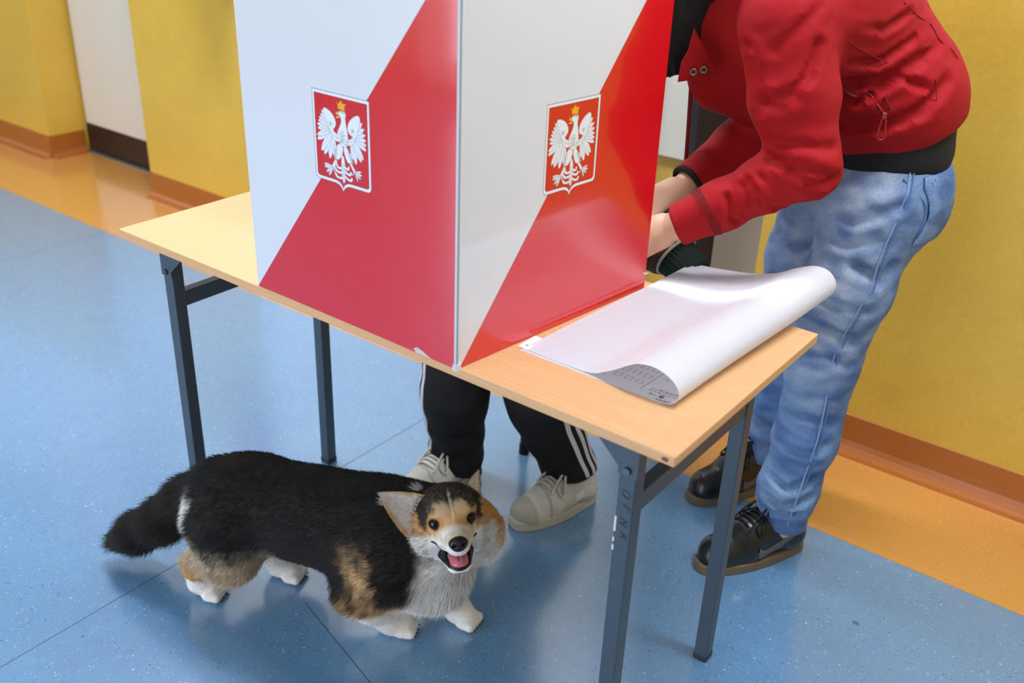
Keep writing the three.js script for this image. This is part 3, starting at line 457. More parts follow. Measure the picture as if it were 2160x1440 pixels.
  const earR = ear([0.02, 0.014, 0.06], [0.03, 0.08, 0.13], [0.88, 0.35, -0.1], 0.046), earL = ear([-0.03, 0.028, -0.056], [-0.06, 0.062, -0.076], [0.7, 0.2, -0.6], 0.022);
  for (const g of [headG, earR, earL]) g.applyMatrix4(HM);
  const fur = mergeGeometries([bodyG, headG, earR, earL]);
  const body = part('body', fur, mat(0xffffff, 0.9, { vertexColors: true, sheen: 0.3, sheenRoughness: 0.6 }), dog);
  // eyes, nose, mouth
  const at = (p) => V(...p).applyMatrix4(HM);
  const put = (name, g, m, parent = dog) => part(name, g.applyMatrix4(HM), m, parent);
  const eyeM = mat(0x070403, 0.06, { specularIntensity: 0.7 });
  for (const e of eyes) { put('eye', new THREE.SphereGeometry(0.0128, 24, 16).translate(e[0] - 0.0012, e[1], e[2]), eyeM); }
  const noseF = cut(un(0.008, ell([0.12, -0.0125, 0], [0.0125, 0.0125, 0.0185]), ell([0.117, -0.021, 0], [0.011, 0.009, 0.012])), 0.003, (x, y, z) => -ell([0.1305, -0.0145, 0.0085], [0.006, 0.0032, 0.0035])(x, y, z), (x, y, z) => -ell([0.1305, -0.0145, -0.0085], [0.006, 0.0032, 0.0035])(x, y, z));
  put('nose', mesher(noseF, [0.105, -0.035, -0.025], [0.148, 0.008, 0.025], 0.0014), mat(0x0f0e0f, 0.38, { bumpMap: tiled(fineBump, 40, 40), bumpScale: 0.0002 }));
  const tongueF = cut(un(0.01, ell([0.06, -0.058, 0], [0.04, 0.008, 0.0195]), ell([0.088, -0.0635, 0], [0.018, 0.008, 0.017])), 0.003, (x, y, z) => -(cap([0.02, -0.047, 0], [0.11, -0.054, 0], 0.0018)(x, y, z)));
  put('tongue', mesher(tongueF, [0.015, -0.08, -0.024], [0.115, -0.042, 0.024], 0.0016), mat(0xc96a74, 0.35, { clearcoat: 0.4 }));
  const lip = mat(0x120d0d, 0.4);
  for (const s of [1, -1]) {
    const pts = [[0.044, -0.029, 0.12], [0.05, -0.034, 0.12], [0.058, -0.0385, 0.12], [0.066, -0.042, 0.12]].map(([x, y, z]) => { const p = hit(headF, [x, y, z * s], [0, 0, -s], 0.2), n = grad(headF, ...p); return [p[0] + n[0] * 0.0006, p[1] + n[1] * 0.0006, p[2] + n[2] * 0.0006]; });
    pts.push([0.072, -0.047, 0.024 * s]); put('lip', tube(pts, 0.0017, 24, 6), lip);
    put('tooth', new THREE.ConeGeometry(0.0022, 0.008, 6).translate(0.09, -0.0625, 0.0145 * s), mat(0xe8e2d2, 0.4));
  }
  put('lower_lip', tube([[0.04, -0.05, 0.026], [0.068, -0.06, 0.0235], [0.09, -0.0685, 0.0175], [0.0985, -0.072, 0.008], [0.1, -0.0725, 0], [0.0985, -0.072, -0.008], [0.09, -0.0685, -0.0175], [0.068, -0.06, -0.0235], [0.04, -0.05, -0.026]], 0.0036, 40, 6), lip);
  // fur: bent tapering hairs, laid along the coat
  const hair = (() => { const P = [], I = [], R = [1, 0.75, 0.02], H = [0, 0.5, 1], bend = [0, 0.08, 0.28]; for (let k = 0; k < 3; k++) for (let j = 0; j < 3; j++) P.push(R[k] * Math.cos(j * 2.094), H[k], R[k] * Math.sin(j * 2.094)); for (let k = 0; k < 2; k++) for (let j = 0; j < 3; j++) { const a = k * 3 + j, b = k * 3 + (j + 1) % 3; I.push(a, a + 3, b, b, a + 3, b + 3); } const g = new THREE.BufferGeometry(); g.setAttribute('position', new THREE.Float32BufferAttribute(P, 3)); g.setIndex(I); g.computeVertexNormals(); return g; })();
  const inv = HM.clone().invert(), pos = fur.attributes.position, col = fur.attributes.color, ix = fur.index.array, cum = [], nTri = ix.length / 3, a = V(), b = V(), c = V(); let area = 0;
  const lenAt = (x, y, z, h) => {
    if (h) { if (h.x > 0.075) return 0.003; if (h.x > 0.03 && Math.abs(h.z) < 0.05) return 0.0045; return h.y < -0.03 && h.x < 0.02 ? 0.024 : h.y < -0.01 ? 0.012 : 0.007; }
    if (tailF(x, y, z) < 0.01 && x < -0.3) return 0.032; if (y < 0.055) return 0.005; if (y < 0.1) return 0.009; if (x > 0.15 && y < 0.22) return 0.026; if (y < 0.16) return 0.02; if (x < -0.25) return 0.02; return 0.014;
  };
  const headB = 0.115, hp = V();
  const regions = []; for (let t = 0; t < nTri; t++) { a.fromBufferAttribute(pos, ix[3 * t]); b.fromBufferAttribute(pos, ix[3 * t + 1]); c.fromBufferAttribute(pos, ix[3 * t + 2]); const A = b.sub(a).cross(c.clone().sub(a)).length() / 2; hp.copy(a).applyMatrix4(inv); const isHead = ix[3 * t] >= bodyG.attributes.position.count; area += A * (isHead ? 3.2 : 1); cum.push(area); regions.push(isHead); }
  const COUNT = 120000, im = new THREE.InstancedMesh(hair, mat(0xffffff, 0.75), COUNT), mtx = new THREE.Matrix4(), q = new THREE.Quaternion(), up = V(0, 1, 0), cc = new THREE.Color(), nv = V(), flow = V(); let k = 0;
  for (let i = 0; i < COUNT * 1.6 && k < COUNT; i++) {
    const r = rnd() * area; let lo = 0, hi = nTri - 1; while (lo < hi) { const m = (lo + hi) >> 1; if (cum[m] < r) lo = m + 1; else hi = m; }
    const i0 = ix[3 * lo], i1 = ix[3 * lo + 1], i2 = ix[3 * lo + 2]; let u = rnd(), v = rnd(); if (u + v > 1) { u = 1 - u; v = 1 - v; }
    a.fromBufferAttribute(pos, i0); b.fromBufferAttribute(pos, i1); c.fromBufferAttribute(pos, i2); nv.copy(b).sub(a).cross(hp.copy(c).sub(a)).normalize();
    const p = a.clone().addScaledVector(b.clone().sub(a), u).addScaledVector(c.clone().sub(a), v), isH = regions[lo]; let h = null;
    if (isH) { h = p.clone().applyMatrix4(inv); if (h.x > 0.115 || eyes.some((e) => Math.hypot(h.x - e[0], h.y - e[1], h.z - e[2]) < 0.0175)) continue; if (jawF(h.x, h.y, h.z) < headF(h.x, h.y, h.z)) continue; if (allHead(h.x, h.y, h.z) > 0.004) h.ear = true; }
    else { if (p.y < 0.006) continue; const hh = p.clone().applyMatrix4(inv); if (allHead(hh.x, hh.y, hh.z) < -0.004) continue; }
    let len = h && h.ear ? 0.006 : lenAt(p.x, p.y, p.z, h); len *= rr(0.65, 1.25);
    if (isH) { flow.set(h.x - 0.15, h.y + 0.01, h.z * 1.4).transformDirection(HM); } else if (p.x < -0.3) flow.set(-0.8, -0.5, 0); else flow.set(-0.8, p.y < 0.2 ? -1 : -0.35, p.z * 2);
    flow.addScaledVector(nv, -flow.dot(nv)).normalize();
    const dir = flow.multiplyScalar(0.9).addScaledVector(nv, isH ? 0.32 : 0.38).add(V(rr(-1, 1), rr(-1, 1), rr(-1, 1)).multiplyScalar(0.16)).normalize();
    if (p.y + dir.y * len < 0.002) continue;
    q.setFromUnitVectors(up, dir); const w = rr(0.00028, 0.00048) * (len > 0.012 ? 1.15 : 0.85); mtx.compose(p.addScaledVector(nv, -0.0008), q, V(w, len, w)); im.setMatrixAt(k, mtx);
    const j = rr(0.72, 1.28), base = isH && !h.ear ? face(h.x, h.y, h.z) : isH ? [col.getX(i0), col.getY(i0), col.getZ(i0)] : coat(p.x, p.y, p.z); cc.setRGB(clamp(base[0] * j, 0, 0.95), clamp(base[1] * j, 0, 0.95), clamp(base[2] * j, 0, 0.95)); im.setColorAt(k, cc); k++;
  }
  im.count = k; im.name = 'fur'; im.userData = { kind: 'stuff' }; im.castShadow = im.receiveShadow = true; dog.add(im);
  // whiskers
  const wh = []; for (const s of [1, -1]) for (let i = 0; i < 6; i++) { const o = [0.088 + (i % 3) * 0.008, -0.024 - Math.floor(i / 3) * 0.01, 0.02 * s]; wh.push(tube([o, [o[0] - 0.005, o[1] - 0.004, o[2] + 0.022 * s], [o[0] - 0.02, o[1] - 0.012 + i * 0.002, o[2] + 0.045 * s]], 0.00022, 10, 4)); }
  const whM = mat(0x2a2522, 0.6); for (const w of wh) put('whisker', w, whM);
  for (const lg of ['hindNear', 'hindFar', 'foreNear', 'foreFar']) { const e = legs[lg][5], qq = legs[lg][4], dx = e[0] - qq[0], dz = e[2] - qq[2], l = Math.hypot(dx, dz); for (const s of [-1.5, -0.5, 0.5, 1.5]) part('claw', new THREE.ConeGeometry(0.0028, 0.01, 6).rotateZ(-1.9).rotateY(-Math.atan2(dz, dx)).translate(e[0] + dx / l * 0.031 - dz / l * s * 0.0125, 0.0062, e[2] + dz / l * 0.031 + dx / l * s * 0.0125), mat(0x3b2e26, 0.5), dog); }
}

// ---------------------------------------------------------------- people: shared builders
const skin = mat(0xd9a98c, 0.5, { sheen: 0.2 });
// a hand: x towards the fingers, y out of the back of the hand; thumb on the side of +z * side
function handField(wrist, dir, back, side, curl, spread = 1) {
  const X = V(...dir).normalize(), Y = V(...back); Y.addScaledVector(X, -Y.dot(X)).normalize(); const Z = X.clone().cross(Y).multiplyScalar(side);
  const P = (x, y, z) => [wrist[0] + X.x * x + Y.x * y + Z.x * z, wrist[1] + X.y * x + Y.y * y + Z.y * z, wrist[2] + X.z * x + Y.z * y + Z.z * z];
  const kz = [0.029, 0.01, -0.009, -0.027], L = [[0.042, 0.026, 0.02], [0.046, 0.029, 0.021], [0.043, 0.027, 0.02], [0.034, 0.021, 0.018]], fs = [];
  const palm = [cap(P(-0.05, 0, 0), P(0.012, 0, 0), 0.026, 0.025), cap(P(0, 0, 0.012), P(0.03, -0.008, 0.026), 0.02, 0.016)];
  for (let i = 0; i < 4; i++) palm.push(cap(P(0.005, 0, kz[i] * 0.55), P(0.088 - Math.abs(i - 1) * 0.004, 0.002, kz[i]), 0.016, 0.0115));
  for (let i = 0; i < 4; i++) { let x = 0.088 - Math.abs(i - 1) * 0.004, y = 0.002, a = -curl * 0.6, z = kz[i]; const q = [[...P(x, y, z), 0.0105]]; L[i].forEach((l, s) => { x += l * Math.cos(a); y += l * Math.sin(a); z += (i - 1.4) * -0.0015 * spread; q.push([...P(x, y, z), 0.0098 - s * 0.0011]); a -= curl; }); fs.push(chain(q, 0.004)); }
  fs.push(chain([[...P(0.022, -0.006, 0.024), 0.0155], [...P(0.055, -0.016, 0.045), 0.0125], [...P(0.085, -0.026, 0.05), 0.0108], [...P(0.106, -0.034, 0.044), 0.0092]], 0.006));
  const pf = un(0.014, ...palm), f = (x, y, z) => { let d = pf(x, y, z); for (const g of fs) d = smin(d, g(x, y, z), 0.006); return d; };
  const c = P(0.05, -0.02, 0), R = 0.135; return { f, g: mesher(f, c.map((v) => v - R), c.map((v) => v + R), 0.003), P };
}
function headParts(matrix, hairColor, parent) {
  const f = un(0.022, ell([-0.012, 0.035, 0], [0.098, 0.088, 0.076]), ell([0.03, -0.035, 0], [0.062, 0.075, 0.06]), cap([0.06, -0.088, 0.012], [0.06, -0.088, -0.012], 0.024), ell([0.07, 0.012, 0.026], [0.02, 0.012, 0.026]), ell([0.07, 0.012, -0.026], [0.02, 0.012, 0.026]), cap([-0.03, -0.06, 0], [-0.045, -0.15, 0], 0.055, 0.058));
  const g = (x, y, z) => { let d = f(x, y, z); d = smin(d, cap([0.09, 0.002, 0], [0.108, -0.03, 0], 0.008, 0.0125)(x, y, z), 0.012); for (const s of [1, -1]) { d = smin(d, ell([-0.012, -0.012, 0.078 * s], [0.02, 0.03, 0.009])(x, y, z), 0.006); d = smax(d, -ell([0.092, 0.0, 0.032 * s], [0.012, 0.011, 0.017])(x, y, z), 0.008); } d = smin(d, ell([0.086, -0.058, 0], [0.01, 0.005, 0.022])(x, y, z), 0.006); d = smin(d, ell([0.084, -0.068, 0], [0.01, 0.006, 0.019])(x, y, z), 0.006); return smax(d, -ell([0.1, -0.063, 0], [0.016, 0.0016, 0.024])(x, y, z), 0.003); };
  const geo = mesher(g, [-0.13, -0.21, -0.1], [0.13, 0.14, 0.1], 0.004).applyMatrix4(matrix);
  for (const s of [1, -1]) { const e = part('eye', new THREE.SphereGeometry(0.0118, 16, 12).translate(0.078, 0.0, 0.032 * s).applyMatrix4(matrix), mat(0xe9e4de, 0.2), parent); part('iris', new THREE.SphereGeometry(0.0062, 12, 8).translate(0.0845, 0.0, 0.032 * s).applyMatrix4(matrix), mat(0x2b1b10, 0.15), e); part('eyebrow', tube([[0.092, 0.022, 0.014 * s], [0.09, 0.027, 0.03 * s], [0.08, 0.022, 0.046 * s]], 0.003, 12, 5).applyMatrix4(matrix), mat(hairColor, 0.8), parent); }
  const hf = cut((x, y, z) => ell([-0.02, 0.042, 0], [0.108, 0.098, 0.086])(x, y, z) + 0.003 * noise(x * 90, y * 40, z * 90), 0.01, plane([0.055, 0.045, 0], [0.75, -0.66, 0]), plane([0, -0.055, 0], [0, -1, 0]));
  part('hair', mesher(hf, [-0.14, -0.08, -0.1], [0.1, 0.16, 0.1], 0.005).applyMatrix4(matrix), mat(hairColor, 0.75), parent);
  return geo;
}
// folds: valleys along lines, with a raised lip on both sides
function foldField(list) {
  const segs = []; for (const [pts, w, a] of list) for (let i = 1; i < pts.length; i++) segs.push([pts[i - 1], pts[i], w, a, i === 1 ? 1 : 0, list.indexOf(list.find((l) => l[0] === pts))]);
  return (x, y, z) => { let sum = 0, cur = -1, best = 0; for (const [p, q, w, a, , id] of segs) { if (id !== cur) { sum += best; best = 0; cur = id; } if (Math.abs(x - p[0]) > 0.16 || Math.abs(y - p[1]) > 0.16) continue; const dx = q[0] - p[0], dy = q[1] - p[1], px = x - p[0], py = y - p[1], t = clamp((px * dx + py * dy) / (dx * dx + dy * dy), 0, 1), d = Math.hypot(px - dx * t, py - dy * t, (z - p[2]) * 0.25) / w, v = -a * (1 - 1.3 * d * d) * Math.exp(-d * d); if (Math.abs(v) > Math.abs(best)) best = v; } return sum + best; };
}
// a lace-up shoe: x from heel (0) to toe, y up, left side at -z
function makeShoe(parent, M4, style) {
  const low = (x) => 0.02, upper0 = un(0.03, cap([0.042, 0.05, 0], [0.046, 0.082, 0], 0.034, 0.031), cap([0.05, 0.05, 0], [0.17, 0.043, 0], 0.036, 0.042), cap([0.17, 0.04, 0], [0.247, 0.03, 0.002], 0.043, 0.033), cap([0.075, 0.09, 0], [0.165, 0.062, 0], 0.033, 0.03), ell([0.235, 0.028, 0], [0.045, 0.028, 0.04]));
  const upper = cut(upper0, 0.006, plane([0, 0.017, 0], [0, -1, 0]), plane([0.06, 0.108, 0], [-0.3, 1, 0]), (x, y, z) => -ell([0.048, 0.125, 0], [0.045, 0.035, 0.027])(x, y, z));
  const u = part('shoe', mesher(upper, [-0.01, 0, -0.06], [0.3, 0.14, 0.06], 0.0035, { color: style.color }), style.upper, parent); u.geometry.applyMatrix4(M4);
  const sub = (n, g, m) => part(n, g.applyMatrix4(M4), m, u);
  const out = []; for (let i = 0; i <= 40; i++) { const a = i / 40 * Math.PI * 2, t = (1 - Math.cos(a)) / 2, w = 0.033 + 0.013 * Math.sin(clamp((t - 0.2) / 0.8, 0, 1) * 2.6); out.push(new THREE.Vector2(0.002 + t * 0.29, Math.sign(Math.sin(a)) * Math.pow(Math.abs(Math.sin(a)), 0.55) * w)); }
  const sh = new THREE.Shape(out.slice(0, 40));
  sub('sole', new THREE.ExtrudeGeometry(sh, { depth: style.sole - 0.006, bevelEnabled: true, bevelSize: 0.003, bevelThickness: 0.003, bevelSegments: 2 }).rotateX(-Math.PI / 2).translate(0, 0.003, 0), style.soleMat);
  const on = (x, z, lift = 0.0015) => { const p = hit(upper, [x, 0.2, z], [0, -1, 0], 0.3), n = grad(upper, ...p); return [p[0] + n[0] * lift, p[1] + n[1] * lift, p[2] + n[2] * lift]; };
  sub('tongue', mesher(cut(ell([0.1, 0.1, 0], [0.05, 0.012, 0.024], [0, 0, -0.45]), 0.003, plane([0.165, 0, 0], [1, 0, 0])), [0.04, 0.06, -0.03], [0.17, 0.14, 0.03], 0.003), style.tongue);
  for (let i = 0; i < 6; i++) { const x = 0.11 + i * 0.014, w = 0.023; sub('lace', tube([on(x, -w), on(x + 0.004, -w * 0.4, 0.004), on(x + 0.006, w * 0.4, 0.004), on(x + 0.01, w)], style.lace, 16, 5), style.laceMat); }
  const k = on(0.108, 0, 0.006);
  for (const s of [-1, 1]) { sub('lace_loop', tube([k, [k[0] + 0.02, k[1] + 0.006, k[2] + 0.02 * s], on(0.155, 0.042 * s, 0.004), on(0.165, 0.03 * s, 0.006), on(0.14, 0.018 * s, 0.006), k], style.lace, 30, 5), style.laceMat); sub('lace_end', tube([k, [k[0] + 0.012, k[1] + 0.008, k[2] + 0.012 * s], [k[0] + 0.045, k[1] - 0.006, k[2] + 0.024 * s], on(0.185, 0.03 * s, 0.003)], style.lace, 20, 5), style.laceMat); }
  const side = (x, y, s) => { const p = hit(upper, [x, y, 0.15 * s], [0, 0, -s], 0.3); return p; };
  if (style.marks) style.marks(sub, side, (p) => grad(upper, ...p), on);
  return u;
}
const shoeAt = (heel, toe, tall = 1) => { const a = Math.atan2(-(toe[1] - heel[1]), toe[0] - heel[0]), l = Math.hypot(toe[0] - heel[0], toe[1] - heel[1]) / 0.297; return new THREE.Matrix4().makeTranslation(heel[0], 0, heel[1]).multiply(new THREE.Matrix4().makeRotationY(a)).multiply(new THREE.Matrix4().makeScale(l, tall, 1)); };

// ---------------------------------------------------------------- person in the red jacket; local x is forward, y up, z to the person's right
{
  const me = thing('person', 'person in red jacket and light blue jeans bent over the table end', 'person', [1.16, 0, -0.85], Math.atan2(-0.55, -0.835));
  const Q = (f, h, l, r) => r === undefined ? [f, h, -l] : [f, h, -l, r];
  // skeleton
  const LS = [0.155, 1.235, 0.12], RS = [0.3, 1.215, -0.23], LE = [0.085, 1.0, 0.185], LW = [0.305, 0.868, 0.155], RE = [0.07, 1.0, -0.2], RW = [0.262, 0.892, -0.055];
  const LH = [-0.105, 0.88, -0.02], RH = [-0.06, 0.88, -0.2], LK = [-0.057, 0.514, 0], RK = [-0.03, 0.5, -0.215], LA = [-0.035, 0.1, -0.005], RA = [-0.05, 0.1, -0.285];
  // jacket
  const torso = un(0.07, ell(Q(-0.09, 1.06, -0.1), [0.165, 0.13, 0.175]), cap(Q(-0.075, 1.1, -0.1), Q(0.07, 1.25, -0.055), 0.15, 0.165), cap(Q(0.12, 1.245, 0.06), Q(0.27, 1.235, -0.2), 0.1, 0.095), cap(Q(0.1, 1.24, -0.05), Q(0.23, 1.27, -0.06), 0.15, 0.1), cap(Q(0.04, 1.05, -0.11), Q(0.225, 1.1, -0.08), 0.08, 0.07));
  const pN = Q(-0.058, 0.976, 0.08), pB = Q(-0.265, 1.07, -0.1), pF = Q(0.115, 0.957, -0.15);
  const hemN = V(pB[0] - pN[0], pB[1] - pN[1], pB[2] - pN[2]).cross(V(pF[0] - pN[0], pF[1] - pN[1], pF[2] - pN[2])).normalize(); if (hemN.y > 0) hemN.negate();
  const hemP = plane(pN, hemN.toArray());
  const sleeveL = chain([Q(...LS, 0.086), Q(0.132, 1.12, 0.155, 0.074), Q(0.1, 1.005, 0.185, 0.06), Q(0.16, 0.966, 0.18, 0.048), Q(0.235, 0.914, 0.165, 0.045), Q(0.3, 0.873, 0.156, 0.041)], 0.022), sleeveR = chain([Q(...RS, 0.085), Q(...RE, 0.068), Q(0.16, 0.95, -0.13, 0.057), Q(...RW, 0.043)], 0.03);
  const cuffCut = plane(Q(0.309, 0.866, 0.155), [0.85, -0.5, 0.12]), cuffCutR = plane(Q(0.268, 0.888, -0.05), [0.72, -0.42, -0.55]);
  const jacketF = (x, y, z) => smin(smin(smax(torso(x, y, z), hemP(x, y, z), 0.012), smax(sleeveL(x, y, z), cuffCut(x, y, z), 0.004), 0.028), smax(sleeveR(x, y, z), cuffCutR(x, y, z), 0.004), 0.028);
  const A = 0.0075, folds = foldField([
    ...[[[.195, 1.12, -.22], [.153, 1.139, -.22], [.127, 1.168, -.22], [.115, 1.216, -.22]], [[.194, 1.112, -.22], [.166, 1.113, -.22], [.142, 1.13, -.22]], [[.177, 1.051, -.22], [.122, 1.054, -.22], [.066, 1.049, -.22]], [[.166, 1.022, -.22], [.116, 1.018, -.22], [.056, .999, -.22]], [[.132, 1.006, -.22], [.09, .989, -.22], [.065, .988, -.22]], [[.241, 1.216, -.2], [.219, 1.171, -.2], [.191, 1.1, -.2]], [[.184, 1.204, -.22], [.152, 1.243, -.22], [.119, 1.275, -.22]]].map((s, i) => [s, 0.015, [A * 1.3, A * 0.8, A * 0.9, A * 1.4, A * 1.2, A * 1.1, A * 0.9][i]]),
    ...[[[.2, .98, -.2], [.174, .948, -.2], [.135, .931, -.2], [.084, .954, -.2]], [[.18, .989, -.2], [.154, .965, -.2], [.118, .963, -.2]], [[.206, .969, -.2], [.191, .939, -.2]], [[.232, .945, -.2], [.219, .907, -.2], [.204, .896, -.2]], [[.151, 1.009, -.2], [.129, .98, -.2], [.078, .974, -.2]]].map((s) => [s, 0.0095, A * 1.15]),
    [[[.222, 1.205, -.13], [.206, 1.178, -.14], [.19, 1.14, -.15], [.18, 1.1, -.15]], 0.012, 0.013],
    ...[[[.042, 1.126, -.08], [-.037, 1.137, -.08], [-.102, 1.174, -.08], [-.163, 1.205, -.08]], [[.037, 1.104, -.08], [.0, 1.099, -.08], [-.02, 1.111, -.08]], [[.004, 1.061, -.08], [-.032, 1.07, -.08]], [[.023, 1.044, -.08], [-.054, 1.056, -.08], [-.12, 1.089, -.08], [-.164, 1.136, -.08]], [[-.025, 1.113, -.08], [-.069, 1.145, -.08], [-.123, 1.127, -.08]], [[.038, 1.177, -.08], [-.022, 1.172, -.08], [-.081, 1.208, -.08], [-.122, 1.243, -.08]], [[.051, 1.242, -.08], [-.018, 1.23, -.08], [-.071, 1.256, -.08]]].map((s, i) => [s, i === 0 || i === 3 ? 0.019 : 0.012, i === 0 || i === 3 ? 0.015 : 0.0105]),
  ]);
  const jDisp = (x, y, z, nx, ny, nz) => folds(x, y, z) * clamp(0.35 - nz * 1.2, 0, 1) + 0.0012 * noise(x * 26, y * 40, z * 26) + 0.002 * noise(x * 11 + y * 9, y * 13, z * 9);
  const cloth = noiseTex(256, 256, (x, y) => { const v = 128 + 60 * Math.sin(x * 256 * 0.8) * Math.sin(y * 256 * 0.8) + 60 * (pn(x, y, 128) - 0.5); return [v, v, v]; });
  const jacketM = mat(0xa0060f, 0.75, { specularIntensity: 0.55, bumpMap: tiled(cloth, 9, 9), bumpScale: 0.0003 });
  const jacket = part('jacket', mesher(jacketF, [-0.32, 0.8, -0.29], [0.46, 1.42, 0.36], 0.005, { displace: jDisp }), jacketM, me);
  const onJ = (x, y, z0 = -0.6) => hit(jacketF, [x, y, z0], [0, 0, 1], 1.2), jn = (p) => grad(jacketF, ...p), lift = (p, d = 0.001) => { const n = jn(p), q = jDisp(...p, ...n); return [p[0] + n[0] * (d + q), p[1] + n[1] * (d + q), p[2] + n[2] * (d + q)]; };
  const dark = mat(0x7d0a14, 0.7);
  for (const s of [[[-.051, 1.273], [-.089, 1.247], [-.127, 1.227], [-.147, 1.203], [-.18, 1.182], [-.195, 1.168]], [[.05, 1.213], [-.006, 1.185], [-.065, 1.163]], [[-0.135, 1.14], [-0.15, 1.105], [-0.155, 1.07]]]) part('seam', tube(s.map(([x, y]) => lift(onJ(x, y))), 0.0009, 30, 5), dark, jacket);
  part('zipper', tube([[.03, 1.118], [.005, 1.109], [-.019, 1.111], [-.039, 1.094], [-.055, 1.076]].map(([x, y]) => lift(onJ(x, y))), 0.0026, 30, 6), mat(0x8f1620, 0.35), jacket);
  part('zipper', tube([[-.046, 1.112], [-.06, 1.091], [-.073, 1.068]].map(([x, y]) => lift(onJ(x, y))), 0.002, 20, 6), dark, jacket);
  { const p = lift(onJ(-0.052, 1.078), 0.003); part('zipper_slider', box(p[0] - 0.004, p[0] + 0.004, p[1] - 0.006, p[1] + 0.006, p[2] - 0.004, p[2] + 0.002, 0.0015), mat(0xa8474c, 0.3, { metalness: 0.5 }), jacket); part('zipper_pull', tube([[p[0] - 0.004, p[1] - 0.006, p[2] - 0.003], [p[0] - 0.005, p[1] - 0.042, p[2] - 0.006], [p[0] + 0.005, p[1] - 0.042, p[2] - 0.006], [p[0] + 0.004, p[1] - 0.006, p[2] - 0.003]], 0.0016, 20, 5), mat(0xa81a26, 0.4), jacket); }
  // ribbed cuff and hem
  const rings = (f, c, axis, r, n, gap, from) => { for (let i = 0; i < n; i++) { const ax = V(...axis).normalize(), u = V(0, 1, 0).cross(ax).normalize(), v = ax.clone().cross(u), o = V(...c).addScaledVector(ax, from + i * gap), pts = []; for (let k = 0; k < 28; k++) { const a = k / 28 * 6.2832, d = u.clone().multiplyScalar(Math.cos(a)).addScaledVector(v, Math.sin(a)), e = o.clone().addScaledVector(d, 0.12), p = hit(f, e.toArray(), d.clone().negate().toArray(), 0.2), g = grad(f, ...p); pts.push([p[0] + g[0] * 0.0006, p[1] + g[1] * 0.0006, p[2] + g[2] * 0.0006]); } part('cuff_rib', tube(pts, 0.0011, 56, 4, true), dark, jacket); } };
  rings((x, y, z) => smax(sleeveL(x, y, z), cuffCut(x, y, z), 0.004), Q(0.3, 0.872, 0.156), [-0.85, 0.5, 0.12], 0.05, 4, 0.0042, 0.042);
  // collar flap with press studs, front edge
  const flap = new THREE.Shape([[.305, 1.206], [.258, 1.132], [.282, 1.119], [.323, 1.11], [.32, 1.144], [.31, 1.167]].map(([a, b]) => new THREE.Vector2(a, b)));
  const col = part('collar_flap', new THREE.ExtrudeGeometry(flap, { depth: 0.005, bevelEnabled: true, bevelSize: 0.0015, bevelThickness: 0.001, bevelSegments: 2 }).translate(0, 0, -0.034), jacketM, jacket);
  for (const [x, y] of [[0.279, 1.134], [0.2975, 1.129]]) { part('press_stud', new THREE.TorusGeometry(0.0052, 0.0022, 8, 18).translate(x, y, -0.037), mat(0x8f8a80, 0.3, { metalness: 0.9 }), col); part('stud_centre', new THREE.SphereGeometry(0.003, 10, 8).translate(x, y, -0.036), mat(0x4c4a46, 0.35, { metalness: 0.8 }), col); }
  part('front_edge', tube([[.318, 1.112, 0.0], [.3, 1.07, 0.03], [.262, 1.03, 0.07], [.2, 0.995, 0.1]].map((p) => hit(jacketF, [p[0] + 0.1, p[1] - 0.18, p[2]], [-0.35, 1, 0], 0.5)), 0.004, 30, 6), dark, jacket);
  // black scarf and shirt
  const black = mat(0x0c0d0f, 0.85, { sheen: 0.3 });
  const scarfF = cut(un(0.03, cap(Q(0.335, 1.3, -0.06), Q(0.335, 1.13, -0.06), 0.05, 0.034), cap(Q(0.36, 1.28, -0.1), Q(0.36, 1.14, -0.1), 0.05, 0.035), cap(Q(0.28, 1.31, 0.02), Q(0.3, 1.2, -0.03), 0.05, 0.03)), 0.004, plane(Q(0.33, 1.103, -0.06), [-0.25, -1, 0]));
  part('scarf', mesher(scarfF, [0.2, 1.06, -0.08], [0.46, 1.38, 0.2], 0.005, { displace: (x, y, z) => 0.003 * Math.sin(x * 420 + z * 300) * sst(1.16, 1.11, y) + 0.003 * noise(x * 40, y * 20, z * 40) }), black, me);
  const shirtF = cut(un(0.03, inflate(torso, -0.012), ell(Q(-0.105, 0.98, -0.105), [0.149, 0.1, 0.168])), 0.006, plane(Q(-0.1, 0.945, -0.1), [0.05, -1, 0]), (x, y, z) => -hemP(x, y, z) - 0.03);
  part('shirt', mesher(shirtF, [-0.32, 0.93, -0.2], [0.2, 1.25, 0.34], 0.008), black, me);
  // jeans
  const legL = chain([Q(...LH, 0.1), Q(-0.075, 0.7, -0.005, 0.09), Q(...LK, 0.073), Q(-0.052, 0.33, 0, 0.067), Q(-0.036, 0.19, 0, 0.066), Q(-0.038, 0.1, -0.006, 0.056)], 0.03), legR = chain([Q(...RH, 0.1), Q(-0.035, 0.68, -0.2, 0.088), Q(...RK, 0.073), Q(-0.045, 0.28, -0.245, 0.067), Q(-0.048, 0.1, -0.285, 0.056)], 0.03);
  const jeansF = cut(un(0.05, ell(Q(-0.105, 0.92, -0.11), [0.148, 0.12, 0.172]), ell(Q(-0.16, 0.86, -0.11), [0.105, 0.1, 0.15]), legL, legR), 0.008, plane(Q(-0.1, 0.992, -0.1), [-0.06, 1, 0]), plane([0, 0.096, 0], [0.2, -1, 0]));
